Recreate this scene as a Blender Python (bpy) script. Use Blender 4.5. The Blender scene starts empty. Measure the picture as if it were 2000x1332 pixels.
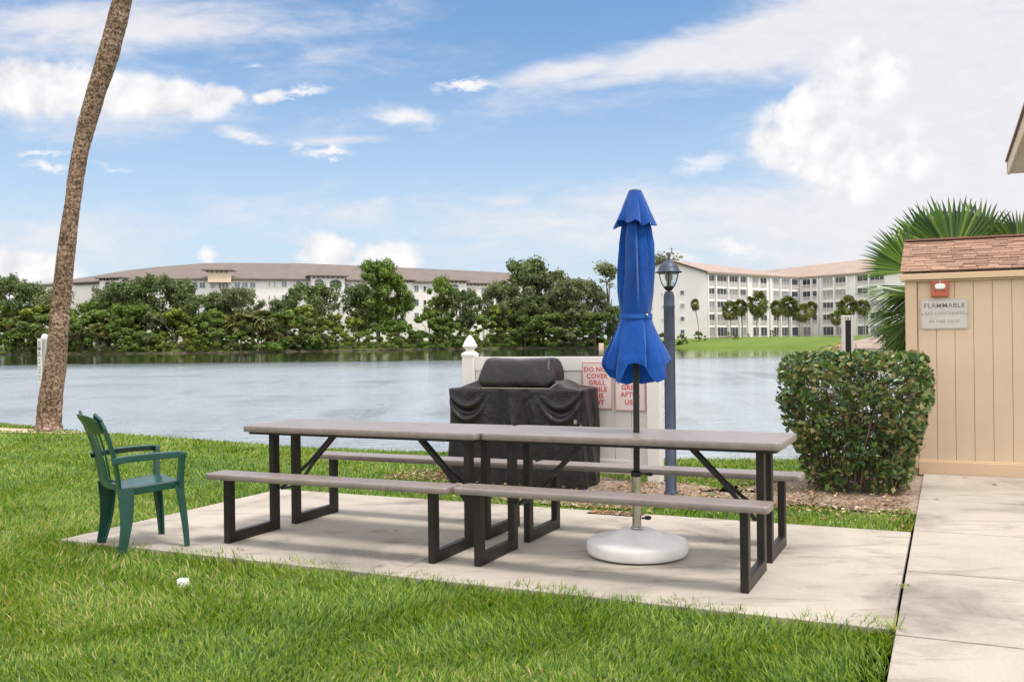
import bpy, bmesh, math, random
import numpy as np
from mathutils import Vector, Matrix, noise as mnoise
random.seed(7)
rng = np.random.default_rng(11)
PI = math.pi
S = bpy.context.scene
COL = S.collection
# ------------------------------------------------------------------ camera
F, H0, HC, RC = 1859., 664., 1.32, -.0114
cam_d = bpy.data.cameras.new('camera'); cam = bpy.data.objects.new('camera', cam_d); COL.objects.link(cam)
cam_d.sensor_width = 36; cam_d.lens = F/2000*36; cam_d.shift_y = -0.001
cam_d.clip_start = .05; cam_d.clip_end = 6000
cam.matrix_world = Matrix.Translation((0, 0, HC)) @ Matrix.Rotation(PI/2, 4, 'X') @ Matrix.Rotation(RC, 4, 'Z')
S.camera = cam
def at(px, py, Y=None, z=0.):
    """a measured direction of the photograph (2000 x 1332) to a point at distance Y (or at height z)"""
    u = px-1000; v = py-H0
    b = (v-RC*u)/(1+RC*RC); a = u+RC*b
    if Y is None: Y = (HC-z)*F/b
    return Vector((a*Y/F, Y, HC-b*Y/F))
AR = -.43; CA, SA = math.cos(AR), math.sin(AR); OX, OY = .745, 5.81
def W(u, v, z=0.):                       # patio frame -> world
    return Vector((OX+u*CA-v*SA, OY+u*SA+v*CA, z))
def Lc(X, Y):
    X = X-OX; Y = Y-OY
    return X*CA+Y*SA, -X*SA+Y*CA
# ------------------------------------------------------------------ helpers
def tag(o, label=None, cat=None, group=None, kind=None):
    if label: o['label'] = label
    if cat: o['category'] = cat
    if group: o['group'] = group
    if kind: o['kind'] = kind
    return o
def empty(name, loc, rz=0., label=None, cat=None, group=None):
    o = bpy.data.objects.new(name, None); COL.objects.link(o)
    o.location = loc; o.rotation_euler = (0, 0, rz); o.empty_display_size = .1
    return tag(o, label, cat, group)
def kids(o): return [c for c in bpy.data.objects if c.parent == o]
def copy_tree(o, parent=None):
    c = o.copy(); COL.objects.link(c)
    if parent: c.parent = parent
    for k in kids(o): copy_tree(k, c)
    return c
class MB:
    def __init__(s): s.v = []; s.f = []; s.m = []; s.sm = []
    def add(s, vs, fs, mi=0, smooth=False):
        n = len(s.v); s.v += [tuple(p) for p in vs]
        for f in fs: s.f.append(tuple(i+n for i in f)); s.m.append(mi); s.sm.append(smooth)
    def box(s, c, size, rz=0., mi=0, rot=None):
        hx, hy, hz = [d/2 for d in size]
        R = rot if rot is not None else Matrix.Rotation(rz, 3, 'Z')
        c = Vector(c)
        vs = [c+R@Vector((x*hx, y*hy, z*hz)) for z in (-1, 1) for y in (-1, 1) for x in (-1, 1)]
        s.add(vs, [(0, 2, 3, 1), (4, 5, 7, 6), (0, 1, 5, 4), (2, 6, 7, 3), (0, 4, 6, 2), (1, 3, 7, 5)], mi)
    def bar(s, a, b, w, h, mi=0, up=(0, 0, 1)):
        a = Vector(a); b = Vector(b); d = b-a; L = d.length; x = d.normalized()
        y = Vector(up).cross(x)
        if y.length < 1e-4: y = Vector((0, 1, 0)).cross(x)
        y.normalize(); z = x.cross(y)
        R = Matrix((x, y, z)).transposed()
        s.box((a+b)/2, (L, w, h), mi=mi, rot=R)
    def tube(s, pts, rad, n=12, mi=0, cap=True, smooth=True):
        pts = [Vector(p) for p in pts]
        if not hasattr(rad, '__len__'): rad = [rad]*len(pts)
        rings = []
        ref = None
        for i, p in enumerate(pts):
            d = (pts[min(i+1, len(pts)-1)]-pts[max(i-1, 0)]).normalized()
            if ref is None:
                ref = Vector((1, 0, 0)) if abs(d.x) < .8 else Vector((0, 1, 0))
            x = (ref-d*ref.dot(d)).normalized(); y = d.cross(x); ref = x
            rings.append([p+(x*math.cos(2*PI*k/n)+y*math.sin(2*PI*k/n))*rad[i] for k in range(n)])
        vs = [q for r in rings for q in r]
        fs = [(i*n+k, i*n+(k+1) % n, (i+1)*n+(k+1) % n, (i+1)*n+k) for i in range(len(pts)-1) for k in range(n)]
        s.add(vs, fs, mi, smooth)
        if cap:
            m = len(pts)-1
            s.add(rings[0], [tuple(reversed(range(n)))], mi); s.add(rings[m], [tuple(range(n))], mi)
    def lathe(s, prof, c=(0, 0, 0), n=32, mi=0, smooth=True, rx=1., ry=1., ph=0.):
        vs = [(c[0]+r*rx*math.cos(2*PI*k/n+ph), c[1]+r*ry*math.sin(2*PI*k/n+ph), c[2]+z) for r, z in prof for k in range(n)]
        fs = [(i*n+k, i*n+(k+1) % n, (i+1)*n+(k+1) % n, (i+1)*n+k) for i in range(len(prof)-1) for k in range(n)]
        s.add(vs, fs, mi, smooth)
    def prism(s, poly, z0, z1, mi=0):
        n = len(poly)
        s.add([(p[0], p[1], z0) for p in poly]+[(p[0], p[1], z1) for p in poly],
              [tuple(reversed(range(n))), tuple(range(n, 2*n))]+[(k, (k+1) % n, n+(k+1) % n, n+k) for k in range(n)], mi)
    def slab(s, hx, hy, z0, z1, rc=.03, re=.008, c=(0, 0), mi=0, n=6):
        """rounded rectangle plate with softened top and bottom edges"""
        def ring(ins):
            P = []
            for sx, sy, a0 in ((1, 1, 0), (-1, 1, PI/2), (-1, -1, PI), (1, -1, 1.5*PI)):
                for k in range(n+1):
                    a = a0+PI/2*k/n
                    P.append((c[0]+sx*(hx-rc)+math.cos(a)*(rc-ins), c[1]+sy*(hy-rc)+math.sin(a)*(rc-ins)))
            return P
        lv = [(re, z0), (re*.3, z0+re*.3), (0, z0+re), (0, z1-re), (re*.3, z1-re*.3), (re, z1)]
        N = 4*(n+1); vs = []
        for ins, z in lv: vs += [(x, y, z) for x, y in ring(ins)]
        fs = [(i*N+k, i*N+(k+1) % N, (i+1)*N+(k+1) % N, (i+1)*N+k) for i in range(len(lv)-1) for k in range(N)]
        s.add(vs, fs, mi, True)
        s.add(vs[:N], [tuple(reversed(range(N)))], mi); s.add(vs[-N:], [tuple(range(N))], mi)
    def build(s, name, mats, parent=None, bevel=0., fix=False):
        me = bpy.data.meshes.new(name); me.from_pydata(s.v, [], s.f)
        if not isinstance(mats, (list, tuple)): mats = [mats]
        for m in mats: me.materials.append(m)
        me.polygons.foreach_set('material_index', s.m); me.polygons.foreach_set('use_smooth', s.sm)
        if fix:
            bm = bmesh.new(); bm.from_mesh(me); bmesh.ops.recalc_face_normals(bm, faces=bm.faces[:]); bm.to_mesh(me); bm.free()
        me.update()
        o = bpy.data.objects.new(name, me); COL.objects.link(o)
        if parent: o.parent = parent
        if bevel:
            b = o.modifiers.new('bevel', 'BEVEL'); b.width = bevel; b.segments = 2; b.limit_method = 'ANGLE'; b.angle_limit = .6
        return o
def npmesh(name, verts, faces_list, mats, parent=None, smooth=False, mi=None):
    """verts (N,3); faces_list = list of int arrays (M,k)"""
    me = bpy.data.meshes.new(name)
    me.vertices.add(len(verts)); me.vertices.foreach_set('co', np.asarray(verts, dtype=np.float32).ravel())
    loops = np.concatenate([f.ravel() for f in faces_list]).astype(np.int32)
    tot = np.concatenate([np.full(len(f), f.shape[1], dtype=np.int32) for f in faces_list])
    st = np.concatenate([[0], np.cumsum(tot)[:-1]]).astype(np.int32)
    me.loops.add(len(loops)); me.loops.foreach_set('vertex_index', loops)
    me.polygons.add(len(tot)); me.polygons.foreach_set('loop_start', st); me.polygons.foreach_set('loop_total', tot)
    me.polygons.foreach_set('use_smooth', np.full(len(tot), smooth))
    if not isinstance(mats, (list, tuple)): mats = [mats]
    for m in mats: me.materials.append(m)
    if mi is not None: me.polygons.foreach_set('material_index', np.asarray(mi, dtype=np.int32))
    me.update(calc_edges=True)
    o = bpy.data.objects.new(name, me); COL.objects.link(o)
    if parent: o.parent = parent
    return o
# ------------------------------------------------------------------ materials
def new_mat(name):
    m = bpy.data.materials.new(name); m.use_nodes = True
    nt = m.node_tree; return m, nt, nt.nodes['Principled BSDF'], nt.nodes['Material Output']
def ramp(nt, stops, interp='LINEAR'):
    n = nt.nodes.new('ShaderNodeValToRGB'); cr = n.color_ramp; cr.interpolation = interp
    while len(cr.elements) < len(stops): cr.elements.new(.5)
    for e, (p, c) in zip(cr.elements, stops):
        e.position = p; e.color = (*c, 1) if len(c) == 3 else c
    return n
def coords(nt, kind='Object', scale=(1, 1, 1), loc=(0, 0, 0), rot=(0, 0, 0)):
    t = nt.nodes.new('ShaderNodeTexCoord'); mp = nt.nodes.new('ShaderNodeMapping')
    mp.inputs['Scale'].default_value = scale; mp.inputs['Location'].default_value = loc; mp.inputs['Rotation'].default_value = rot
    nt.links.new(t.outputs[kind], mp.inputs['Vector']); return mp.outputs['Vector']
def wcoords(nt, scale=(1, 1, 1), rot=(0, 0, 0)):
    t = nt.nodes.new('ShaderNodeNewGeometry'); mp = nt.nodes.new('ShaderNodeMapping')
    mp.inputs['Scale'].default_value = scale; mp.inputs['Rotation'].default_value = rot
    nt.links.new(t.outputs['Position'], mp.inputs['Vector']); return mp.outputs['Vector']
def noise(nt, vec, scale, detail=4, rough=.55, dist=0.):
    n = nt.nodes.new('ShaderNodeTexNoise'); n.inputs['Scale'].default_value = scale; n.inputs['Detail'].default_value = detail
    n.inputs['Roughness'].default_value = rough; n.inputs['Distortion'].default_value = dist
    nt.links.new(vec, n.inputs['Vector']); return n.outputs['Fac']
def math_n(nt, op, a, b=None, c=None, clamp=False):
    n = nt.nodes.new('ShaderNodeMath'); n.operation = op; n.use_clamp = clamp
    for i, x in enumerate((a, b, c)):
        if x is None: continue
        if isinstance(x, (int, float)): n.inputs[i].default_value = x
        else: nt.links.new(x, n.inputs[i])
    return n.outputs[0]
def mixc(nt, f, a, b, mode='MIX'):
    n = nt.nodes.new('ShaderNodeMix'); n.data_type = 'RGBA'; n.blend_type = mode
    if isinstance(f, (int, float)): n.inputs[0].default_value = f
    else: nt.links.new(f, n.inputs[0])
    for i, x in ((6, a), (7, b)):
        if isinstance(x, tuple): n.inputs[i].default_value = (*x, 1) if len(x) == 3 else x
        else: nt.links.new(x, n.inputs[i])
    return n.outputs[2]
def bump(nt, h, strength, dist, bs):
    b = nt.nodes.new('ShaderNodeBump'); b.inputs['Strength'].default_value = strength if isinstance(strength, (int, float)) else 1
    if not isinstance(strength, (int, float)): nt.links.new(strength, b.inputs['Strength'])
    b.inputs['Distance'].default_value = dist
    nt.links.new(h, b.inputs['Height']); nt.links.new(b.outputs['Normal'], bs.inputs['Normal']); return b
def simple(name, col, rough=.5, metal=0., var=.12, nscale=6., bmp=0., bscale=60., spec=.5, coat=0.):
    m, nt, bs, out = new_mat(name)
    v = coords(nt); f = noise(nt, v, nscale, 5, .6)
    lo = tuple(c*(1-var) for c in col); hi = tuple(min(1, c*(1+var)) for c in col)
    r = ramp(nt, [(.3, lo), (.7, hi)]); nt.links.new(f, r.inputs[0]); nt.links.new(r.outputs[0], bs.inputs['Base Color'])
    rr = nt.nodes.new('ShaderNodeMapRange'); rr.inputs[3].default_value = max(.02, rough-.08); rr.inputs[4].default_value = min(1, rough+.1)
    nt.links.new(noise(nt, v, nscale*3, 3), rr.inputs[0]); nt.links.new(rr.outputs[0], bs.inputs['Roughness'])
    bs.inputs['Metallic'].default_value = metal; bs.inputs['Specular IOR Level'].default_value = spec; bs.inputs['Coat Weight'].default_value = coat
    if bmp: bump(nt, noise(nt, v, bscale, 3), bmp, .01, bs)
    return m
def leafmat(name, cols, transl=.35, rough=.5, patch=.4, spec=.35):
    """cols: list of ramp stops by random-per-leaf"""
    m, nt, bs, out = new_mat(name)
    g = nt.nodes.new('ShaderNodeNewGeometry')
    r = ramp(nt, cols); 
    vv = wcoords(nt); n = noise(nt, vv, patch, 3)
    s = math_n(nt, 'MULTIPLY_ADD', n, .9, -.45)
    s2 = math_n(nt, 'ADD', g.outputs['Random Per Island'], s, clamp=True)
    nt.links.new(s2, r.inputs[0]); nt.links.new(r.outputs[0], bs.inputs['Base Color'])
    bs.inputs['Roughness'].default_value = rough; bs.inputs['Specular IOR Level'].default_value = spec
    tr = nt.nodes.new('ShaderNodeBsdfTranslucent')
    c2 = mixc(nt, 1., r.outputs[0], (1.25, 1.2, .6), 'MULTIPLY'); nt.links.new(c2, tr.inputs['Color'])
    mx = nt.nodes.new('ShaderNodeMixShader'); mx.inputs[0].default_value = transl
    nt.links.new(bs.outputs[0], mx.inputs[1]); nt.links.new(tr.outputs[0], mx.inputs[2]); nt.links.new(mx.outputs[0], out.inputs['Surface'])
    return m
M = {}
M['grass'] = leafmat('grass_blades', [(0, (.038, .095, .010)), (.3, (.105, .205, .018)), (.66, (.195, .31, .03)), (.92, (.31, .38, .06)), (.98, (.42, .38, .15)), (1, (.50, .40, .20))], .4, .45, .5)
M['hedge_leaf'] = leafmat('hedge_leaves', [(0, (.03, .07, .025)), (.40, (.065, .13, .038)), (.68, (.16, .25, .055)), (.84, (.22, .22, .07)), (.93, (.24, .15, .075)), (1, (.40, .36, .16))], .2, .33, 3.2, .6)
M['fan_leaf'] = leafmat('fan_palm_leaves', [(0, (.022, .062, .012)), (.5, (.065, .15, .022)), (1, (.19, .29, .05))], .35, .35, 1.5, .6)
M['tree_dark'] = leafmat('dark_foliage', [(0, (.048, .078, .03)), (.5, (.095, .145, .052)), (1, (.20, .25, .095))], .38, .6, .15)
M['tree_olive'] = leafmat('olive_foliage', [(0, (.08, .10, .05)), (.5, (.15, .18, .095)), (1, (.28, .30, .16))], .38, .6, .15)
M['tree_green'] = leafmat('green_foliage', [(0, (.06, .11, .024)), (.5, (.13, .21, .038)), (1, (.24, .32, .065))], .38, .6, .15)
M['tree_mid'] = leafmat('mangrove_foliage', [(0, (.055, .095, .028)), (.5, (.11, .17, .042)), (1, (.21, .27, .07))], .38, .6, .15)
M['tree_lime'] = leafmat('lime_foliage', [(0, (.09, .13, .02)), (.5, (.18, .235, .032)), (1, (.31, .35, .065))], .35, .6, .15)
M['sabal_leaf'] = leafmat('sabal_leaves', [(0, (.05, .075, .02)), (.5, (.10, .14, .035)), (.85, (.19, .20, .06)), (1, (.32, .24, .09))], .25, .6, .3)
M['dry_frond'] = leafmat('dry_fronds', [(0, (.16, .10, .045)), (.5, (.30, .20, .08)), (1, (.45, .33, .14))], .2, .7, .3)
M['yellow_frond'] = leafmat('yellow_fronds', [(0, (.12, .15, .03)), (.4, (.35, .26, .04)), (1, (.55, .30, .05))], .3, .6, 1.)
M['litter'] = leafmat('fallen_leaves', [(0, (.10, .06, .035)), (.4, (.26, .14, .07)), (.75, (.42, .27, .16)), (1, (.55, .44, .33))], .1, .7, 2.)
M['scrub'] = leafmat('dry_scrub', [(0, (.12, .10, .07)), (.5, (.25, .20, .14)), (1, (.42, .36, .28))], .1, .8, .3)
M['bark'] = simple('bark', (.16, .12, .09), .9, var=.4, nscale=3, bmp=.4, bscale=12)
M['pale_bark'] = simple('pale_bark', (.38, .33, .28), .9, var=.3, nscale=3, bmp=.3, bscale=12)
M['twig'] = simple('twigs', (.17, .12, .085), .8, var=.3, nscale=9)
M['vinyl'] = simple('white_vinyl', (.74, .70, .67), .35, var=.03, nscale=2)
M['white_plastic'] = simple('white_plastic', (.76, .74, .73), .42, var=.09, nscale=7)
M['steel'] = simple('brushed_steel', (.55, .52, .47), .28, 1., var=.06)
M['black_metal'] = simple('black_metal', (.018, .016, .016), .4, .3, var=.2)
M['brown_metal'] = simple('brown_powder_coat', (.014, .010, .009), .42, .2, var=.15, nscale=12, bmp=.08, bscale=300)
M['lamp_metal'] = simple('slate_metal', (.042, .052, .088), .45, .3, var=.25, nscale=10, bmp=.15, bscale=120)
M['joint'] = simple('joint_dirt', (.045, .035, .025), .95, var=.5, nscale=22)
M['mulch'] = simple('mulch', (.27, .20, .155), .95, var=.5, nscale=22, bmp=.8, bscale=40)
M['red_plastic'] = simple('red_orange_plastic', (.50, .11, .06), .35, var=.12)
M['clear_white'] = simple('white_lens', (.80, .82, .82), .15, var=.04)
M['sign_ink'] = simple('red_ink', (.55, .075, .07), .5, var=.1)
M['dark_ink'] = simple('dark_faded_ink', (.16, .115, .11), .6, var=.4, nscale=30)
M['faded_ink'] = simple('pale_faded_ink', (.33, .28, .26), .6, var=.3, nscale=60)
M['pink_plate'] = simple('pink_sign_plate', (.72, .60, .58), .35, var=.03)
M['grey_plate'] = simple('grey_sign_plate', (.60, .55, .52), .4, var=.06, nscale=12)
M['fabric_tie'] = simple('blue_strap', (.006, .085, .38), .8, var=.1)
M['stucco'] = simple('white_stucco', (.80, .765, .765), .85, var=.03, nscale=.2)
M['stucco2'] = simple('cream_stucco', (.74, .60, .46), .85, var=.03, nscale=.2)
M['glass_dark'] = simple('dark_window_glass', (.05, .06, .075), .12, var=.5, nscale=.35, spec=.8)
M['glass_mid'] = simple('curtained_window_glass', (.30, .29, .30), .2, var=.25, nscale=.5, spec=.7)
M['glass_blue'] = simple('blue_window_glass', (.14, .19, .27), .12, var=.3, nscale=.5, spec=.9)
M['frame_white'] = simple('window_frame_white', (.74, .72, .71), .5, var=.03)
M['rail_mat'] = simple('grey_balcony_panel', (.44, .42, .43), .6, var=.08)
M['corbel'] = simple('dark_corbel', (.07, .05, .045), .8)
# concrete
def concrete(name, base, stain=.5, seed=0.):
    m, nt, bs, out = new_mat(name)
    v = wcoords(nt, rot=(0, 0, .43))
    n1 = noise(nt, v, 1.1, 6, .62, .6)
    r1 = ramp(nt, [(.30, tuple(c*.50 for c in base)), (.46, tuple(c*.86 for c in base)), (.6, base), (.8, tuple(min(1, c*1.07) for c in base))])
    nt.links.new(n1, r1.inputs[0])
    vs = wcoords(nt, scale=(1., 3.2, 1), rot=(0, 0, .43)); n2 = noise(nt, vs, 1.5, 7, .7, .8)
    r2 = ramp(nt, [(.36, (.50, .49, .46)), (.47, (1, 1, 1))]); nt.links.new(n2, r2.inputs[0])
    c = mixc(nt, stain, r1.outputs[0], r2.outputs[0], 'MULTIPLY')
    n3 = noise(nt, v, 90, 3, .7); r3 = ramp(nt, [(.3, (.82, .82, .82)), (.7, (1.08, 1.06, 1.04))]); nt.links.new(n3, r3.inputs[0])
    c = mixc(nt, .7, c, r3.outputs[0], 'MULTIPLY')
    nt.links.new(c, bs.inputs['Base Color']); bs.inputs['Roughness'].default_value = .82; bs.inputs['Specular IOR Level'].default_value = .3
    h = math_n(nt, 'ADD', noise(nt, v, 140, 3), math_n(nt, 'MULTIPLY', noise(nt, v, 9, 3), .8)); bump(nt, h, .22, .006, bs)
    return m
M['slab'] = concrete('patio_concrete', (.43, .385, .335), .65)
M['walk'] = concrete('walkway_concrete', (.42, .37, .325), .45)
# ground under grass
m, nt, bs, out = new_mat('lawn_soil'); v = wcoords(nt)
r = ramp(nt, [(.25, (.03, .05, .012)), (.5, (.07, .125, .02)), (.75, (.13, .20, .03))]); nt.links.new(noise(nt, v, 14, 6, .7), r.inputs[0])
r2 = ramp(nt, [(.35, (.06, .10, .02)), (.65, (.17, .25, .04))]); nt.links.new(noise(nt, v, .5, 4), r2.inputs[0])
nt.links.new(mixc(nt, .5, r.outputs[0], r2.outputs[0]), bs.inputs['Base Color']); bs.inputs['Roughness'].default_value = .9
bump(nt, noise(nt, v, 60, 5, .7), .7, .02, bs); M['lawn'] = m
m, nt, bs, out = new_mat('far_lawn'); v = wcoords(nt)
r = ramp(nt, [(.3, (.075, .125, .010)), (.55, (.11, .17, .015)), (.8, (.15, .20, .025))]); nt.links.new(noise(nt, v, .09, 8, .65), r.inputs[0])
nt.links.new(r.outputs[0], bs.inputs['Base Color']); bs.inputs['Roughness'].default_value = .9; bump(nt, noise(nt, v, 1.5, 5, .7), .6, .3, bs); M['far_lawn'] = m
M['sand'] = simple('sandy_soil', (.50, .38, .27), .95, var=.25, nscale=8, bmp=.4, bscale=40)
M['mud'] = simple('bank_mud', (.075, .06, .042), .95, var=.4, nscale=.6, bmp=.4, bscale=4)
# table plastic
def table_plastic():
    m, nt, bs, out = new_mat('taupe_table_plastic')
    v = coords(nt, scale=(1, 8, 1)); n = noise(nt, v, 22, 5, .6)
    r = ramp(nt, [(.3, (.19, .155, .142)), (.7, (.24, .20, .186))]); nt.links.new(n, r.inputs[0])
    v2 = coords(nt); d = noise(nt, v2, 5, 6, .7); r2 = ramp(nt, [(.3, (.66, .63, .6)), (.55, (1.02, 1, 1))]); nt.links.new(d, r2.inputs[0])
    nt.links.new(mixc(nt, .6, r.outputs[0], r2.outputs[0], 'MULTIPLY'), bs.inputs['Base Color'])
    rr = nt.nodes.new('ShaderNodeMapRange'); rr.inputs[3].default_value = .30; rr.inputs[4].default_value = .48
    nt.links.new(d, rr.inputs[0]); nt.links.new(rr.outputs[0], bs.inputs['Roughness'])
    bs.inputs['Specular IOR Level'].default_value = .75
    bump(nt, n, .12, .003, bs); return m
M['table'] = table_plastic()
M['chair'] = simple('dark_green_plastic', (.005, .052, .040), .27, var=.35, nscale=4, spec=.6, bmp=.05, bscale=200)
# blue canvas
m, nt, bs, out = new_mat('blue_canvas'); v = coords(nt)
r = ramp(nt, [(.3, (.0012, .050, .28)), (.7, (.0022, .088, .42))]); nt.links.new(noise(nt, v, 5, 4), r.inputs[0]); nt.links.new(r.outputs[0], bs.inputs['Base Color'])
bs.inputs['Roughness'].default_value = .75; bs.inputs['Sheen Weight'].default_value = .25; bs.inputs['Specular IOR Level'].default_value = .2
h = math_n(nt, 'ADD', noise(nt, coords(nt, scale=(1, 1, .22)), 11, 5, .6, .8), math_n(nt, 'MULTIPLY', noise(nt, v, 400, 2), .15)); bump(nt, h, .6, .035, bs)
tr = nt.nodes.new('ShaderNodeBsdfTranslucent'); tr.inputs['Color'].default_value = (.003, .12, .6, 1); mx = nt.nodes.new('ShaderNodeMixShader'); mx.inputs[0].default_value = .15
nt.links.new(bs.outputs[0], mx.inputs[1]); nt.links.new(tr.outputs[0], mx.inputs[2]); nt.links.new(mx.outputs[0], out.inputs['Surface']); M['canvas'] = m
# black vinyl cover
m, nt, bs, out = new_mat('black_vinyl_cover'); v = coords(nt)
r = ramp(nt, [(.3, (.005, .0045, .005)), (.7, (.012, .010, .0115))]); nt.links.new(noise(nt, v, 3, 5), r.inputs[0]); nt.links.new(r.outputs[0], bs.inputs['Base Color'])
bs.inputs['Roughness'].default_value = .36; bs.inputs['Specular IOR Level'].default_value = .42
h = math_n(nt, 'ADD', noise(nt, coords(nt, scale=(1, 1, .45)), 6, 4, .5, 1.2), math_n(nt, 'MULTIPLY', noise(nt, v, 28, 3, .5, 1.), .12)); bump(nt, h, .55, .05, bs); M['cover'] = m
# palm trunk
m, nt, bs, out = new_mat('palm_bark'); v = coords(nt, scale=(1, 1, .85))
n1 = noise(nt, v, 27, 4, .65, .3); r = ramp(nt, [(.38, (.12, .075, .055)), (.46, (.25, .165, .12)), (.54, (.46, .32, .24)), (.72, (.60, .45, .35))]); nt.links.new(n1, r.inputs[0])
n2 = noise(nt, coords(nt), 3.2, 5, .7); r2 = ramp(nt, [(.42, (.55, .52, .47)), (.6, (1, 1, 1))]); nt.links.new(n2, r2.inputs[0])
vz = coords(nt, scale=(.15, .15, 1)); n4 = noise(nt, vz, 26, 3); r4 = ramp(nt, [(.4, (.8, .78, .76)), (.6, (1, 1, 1))]); nt.links.new(n4, r4.inputs[0])
c = mixc(nt, .8, r.outputs[0], r2.outputs[0], 'MULTIPLY'); c = mixc(nt, .8, c, r4.outputs[0], 'MULTIPLY')
wv_ = nt.nodes.new('ShaderNodeTexWave'); wv_.bands_direction = 'Z'; wv_.inputs['Scale'].default_value = 3.2; wv_.inputs['Distortion'].default_value = 2.4; wv_.inputs['Detail'].default_value = 3; wv_.inputs['Detail Scale'].default_value = 2.; nt.links.new(coords(nt), wv_.inputs['Vector']); r5 = ramp(nt, [(.05, (.62, .58, .55)), (.3, (1, 1, 1))]); nt.links.new(wv_.outputs['Fac'], r5.inputs[0]); c = mixc(nt, .55, c, r5.outputs[0], 'MULTIPLY')
nt.links.new(c, bs.inputs['Base Color']); bs.inputs['Roughness'].default_value = .95; bs.inputs['Specular IOR Level'].default_value = .15
bump(nt, n1, .9, .05, bs); M['palm_bark'] = m
# shed siding & shingles
M['siding'] = simple('peach_paint', (.67, .50, .355), .6, var=.06, nscale=1.7, bmp=.12, bscale=90)
M['trim'] = simple('cream_trim_paint', (.66, .48, .32), .55, var=.05, nscale=2)
m, nt, bs, out = new_mat('brown_shingles'); v = coords(nt, scale=(1, 1, 1))
oi = nt.nodes.new('ShaderNodeNewGeometry'); r = ramp(nt, [(0, (.20, .115, .08)), (.5, (.275, .16, .11)), (1, (.36, .22, .155))]); 
nt.links.new(oi.outputs['Random Per Island'], r.inputs[0]); r2 = ramp(nt, [(.3, (.72, .7, .7)), (.7, (1.1, 1.1, 1.1))]); nt.links.new(noise(nt, v, 60, 4, .7), r2.inputs[0])
nt.links.new(mixc(nt, .8, r.outputs[0], r2.outputs[0], 'MULTIPLY'), bs.inputs['Base Color']); bs.inputs['Roughness'].default_value = .92; bump(nt, noise(nt, v, 200, 3), .5, .004, bs); M['shingle'] = m
def farroof(name, lo, hi):
    m, nt, bs, out = new_mat(name); v = wcoords(nt)
    r = ramp(nt, [(.3, lo), (.7, hi)]); nt.links.new(noise(nt, v, .35, 6, .7), r.inputs[0])
    w = nt.nodes.new('ShaderNodeTexWave'); w.bands_direction = 'Z'; w.inputs['Scale'].default_value = 1.1; w.inputs['Distortion'].default_value = 1.; nt.links.new(v, w.inputs['Vector'])
    r2 = ramp(nt, [(0, (.86, .86, .86)), (1, (1.05, 1.05, 1.05))]); nt.links.new(w.outputs['Fac'], r2.inputs[0])
    nt.links.new(mixc(nt, .8, r.outputs[0], r2.outputs[0], 'MULTIPLY'), bs.inputs['Base Color']); bs.inputs['Roughness'].default_value = .85; return m
M['roof_brown'] = farroof('taupe_roof_tiles', (.125, .098, .088), (.18, .142, .126))
M['roof_terra'] = farroof('terracotta_roof_tiles', (.29, .22, .185), (.37, .285, .245))
# lamp glass
m, nt, bs, out = new_mat('lamp_glass'); bs.inputs['Base Color'].default_value = (.92, .93, .88, 1); bs.inputs['Roughness'].default_value = .12
bs.inputs['Transmission Weight'].default_value = .82; bs.inputs['IOR'].default_value = 1.15
bump(nt, noise(nt, coords(nt), 45, 2), .3, .01, bs); M['lamp_glass'] = m
# water
m, nt, bs, out = new_mat('pond_water')
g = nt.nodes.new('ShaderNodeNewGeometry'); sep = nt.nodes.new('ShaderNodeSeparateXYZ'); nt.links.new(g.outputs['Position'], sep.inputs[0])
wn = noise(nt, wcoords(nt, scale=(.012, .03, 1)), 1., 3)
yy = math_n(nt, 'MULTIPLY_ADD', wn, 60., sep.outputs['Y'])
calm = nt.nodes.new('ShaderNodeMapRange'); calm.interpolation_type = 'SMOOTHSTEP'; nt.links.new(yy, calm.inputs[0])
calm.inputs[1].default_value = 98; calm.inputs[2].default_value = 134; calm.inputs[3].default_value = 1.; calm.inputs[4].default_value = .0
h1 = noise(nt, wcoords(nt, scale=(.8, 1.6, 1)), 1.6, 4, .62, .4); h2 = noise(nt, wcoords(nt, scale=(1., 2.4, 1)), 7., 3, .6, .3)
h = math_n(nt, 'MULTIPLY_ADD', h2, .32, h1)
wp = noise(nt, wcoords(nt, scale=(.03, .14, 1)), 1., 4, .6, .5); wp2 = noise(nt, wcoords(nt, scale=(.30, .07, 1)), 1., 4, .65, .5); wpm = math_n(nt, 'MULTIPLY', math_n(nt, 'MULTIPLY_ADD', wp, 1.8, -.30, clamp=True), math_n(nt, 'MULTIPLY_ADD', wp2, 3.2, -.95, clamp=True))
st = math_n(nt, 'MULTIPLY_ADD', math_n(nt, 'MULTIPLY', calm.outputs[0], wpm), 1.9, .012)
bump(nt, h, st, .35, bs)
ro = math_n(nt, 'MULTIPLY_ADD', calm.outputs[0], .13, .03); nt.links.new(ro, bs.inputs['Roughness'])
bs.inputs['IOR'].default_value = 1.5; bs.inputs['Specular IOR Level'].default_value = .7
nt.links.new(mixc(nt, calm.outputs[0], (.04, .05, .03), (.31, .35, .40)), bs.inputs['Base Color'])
M['water'] = m
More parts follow.
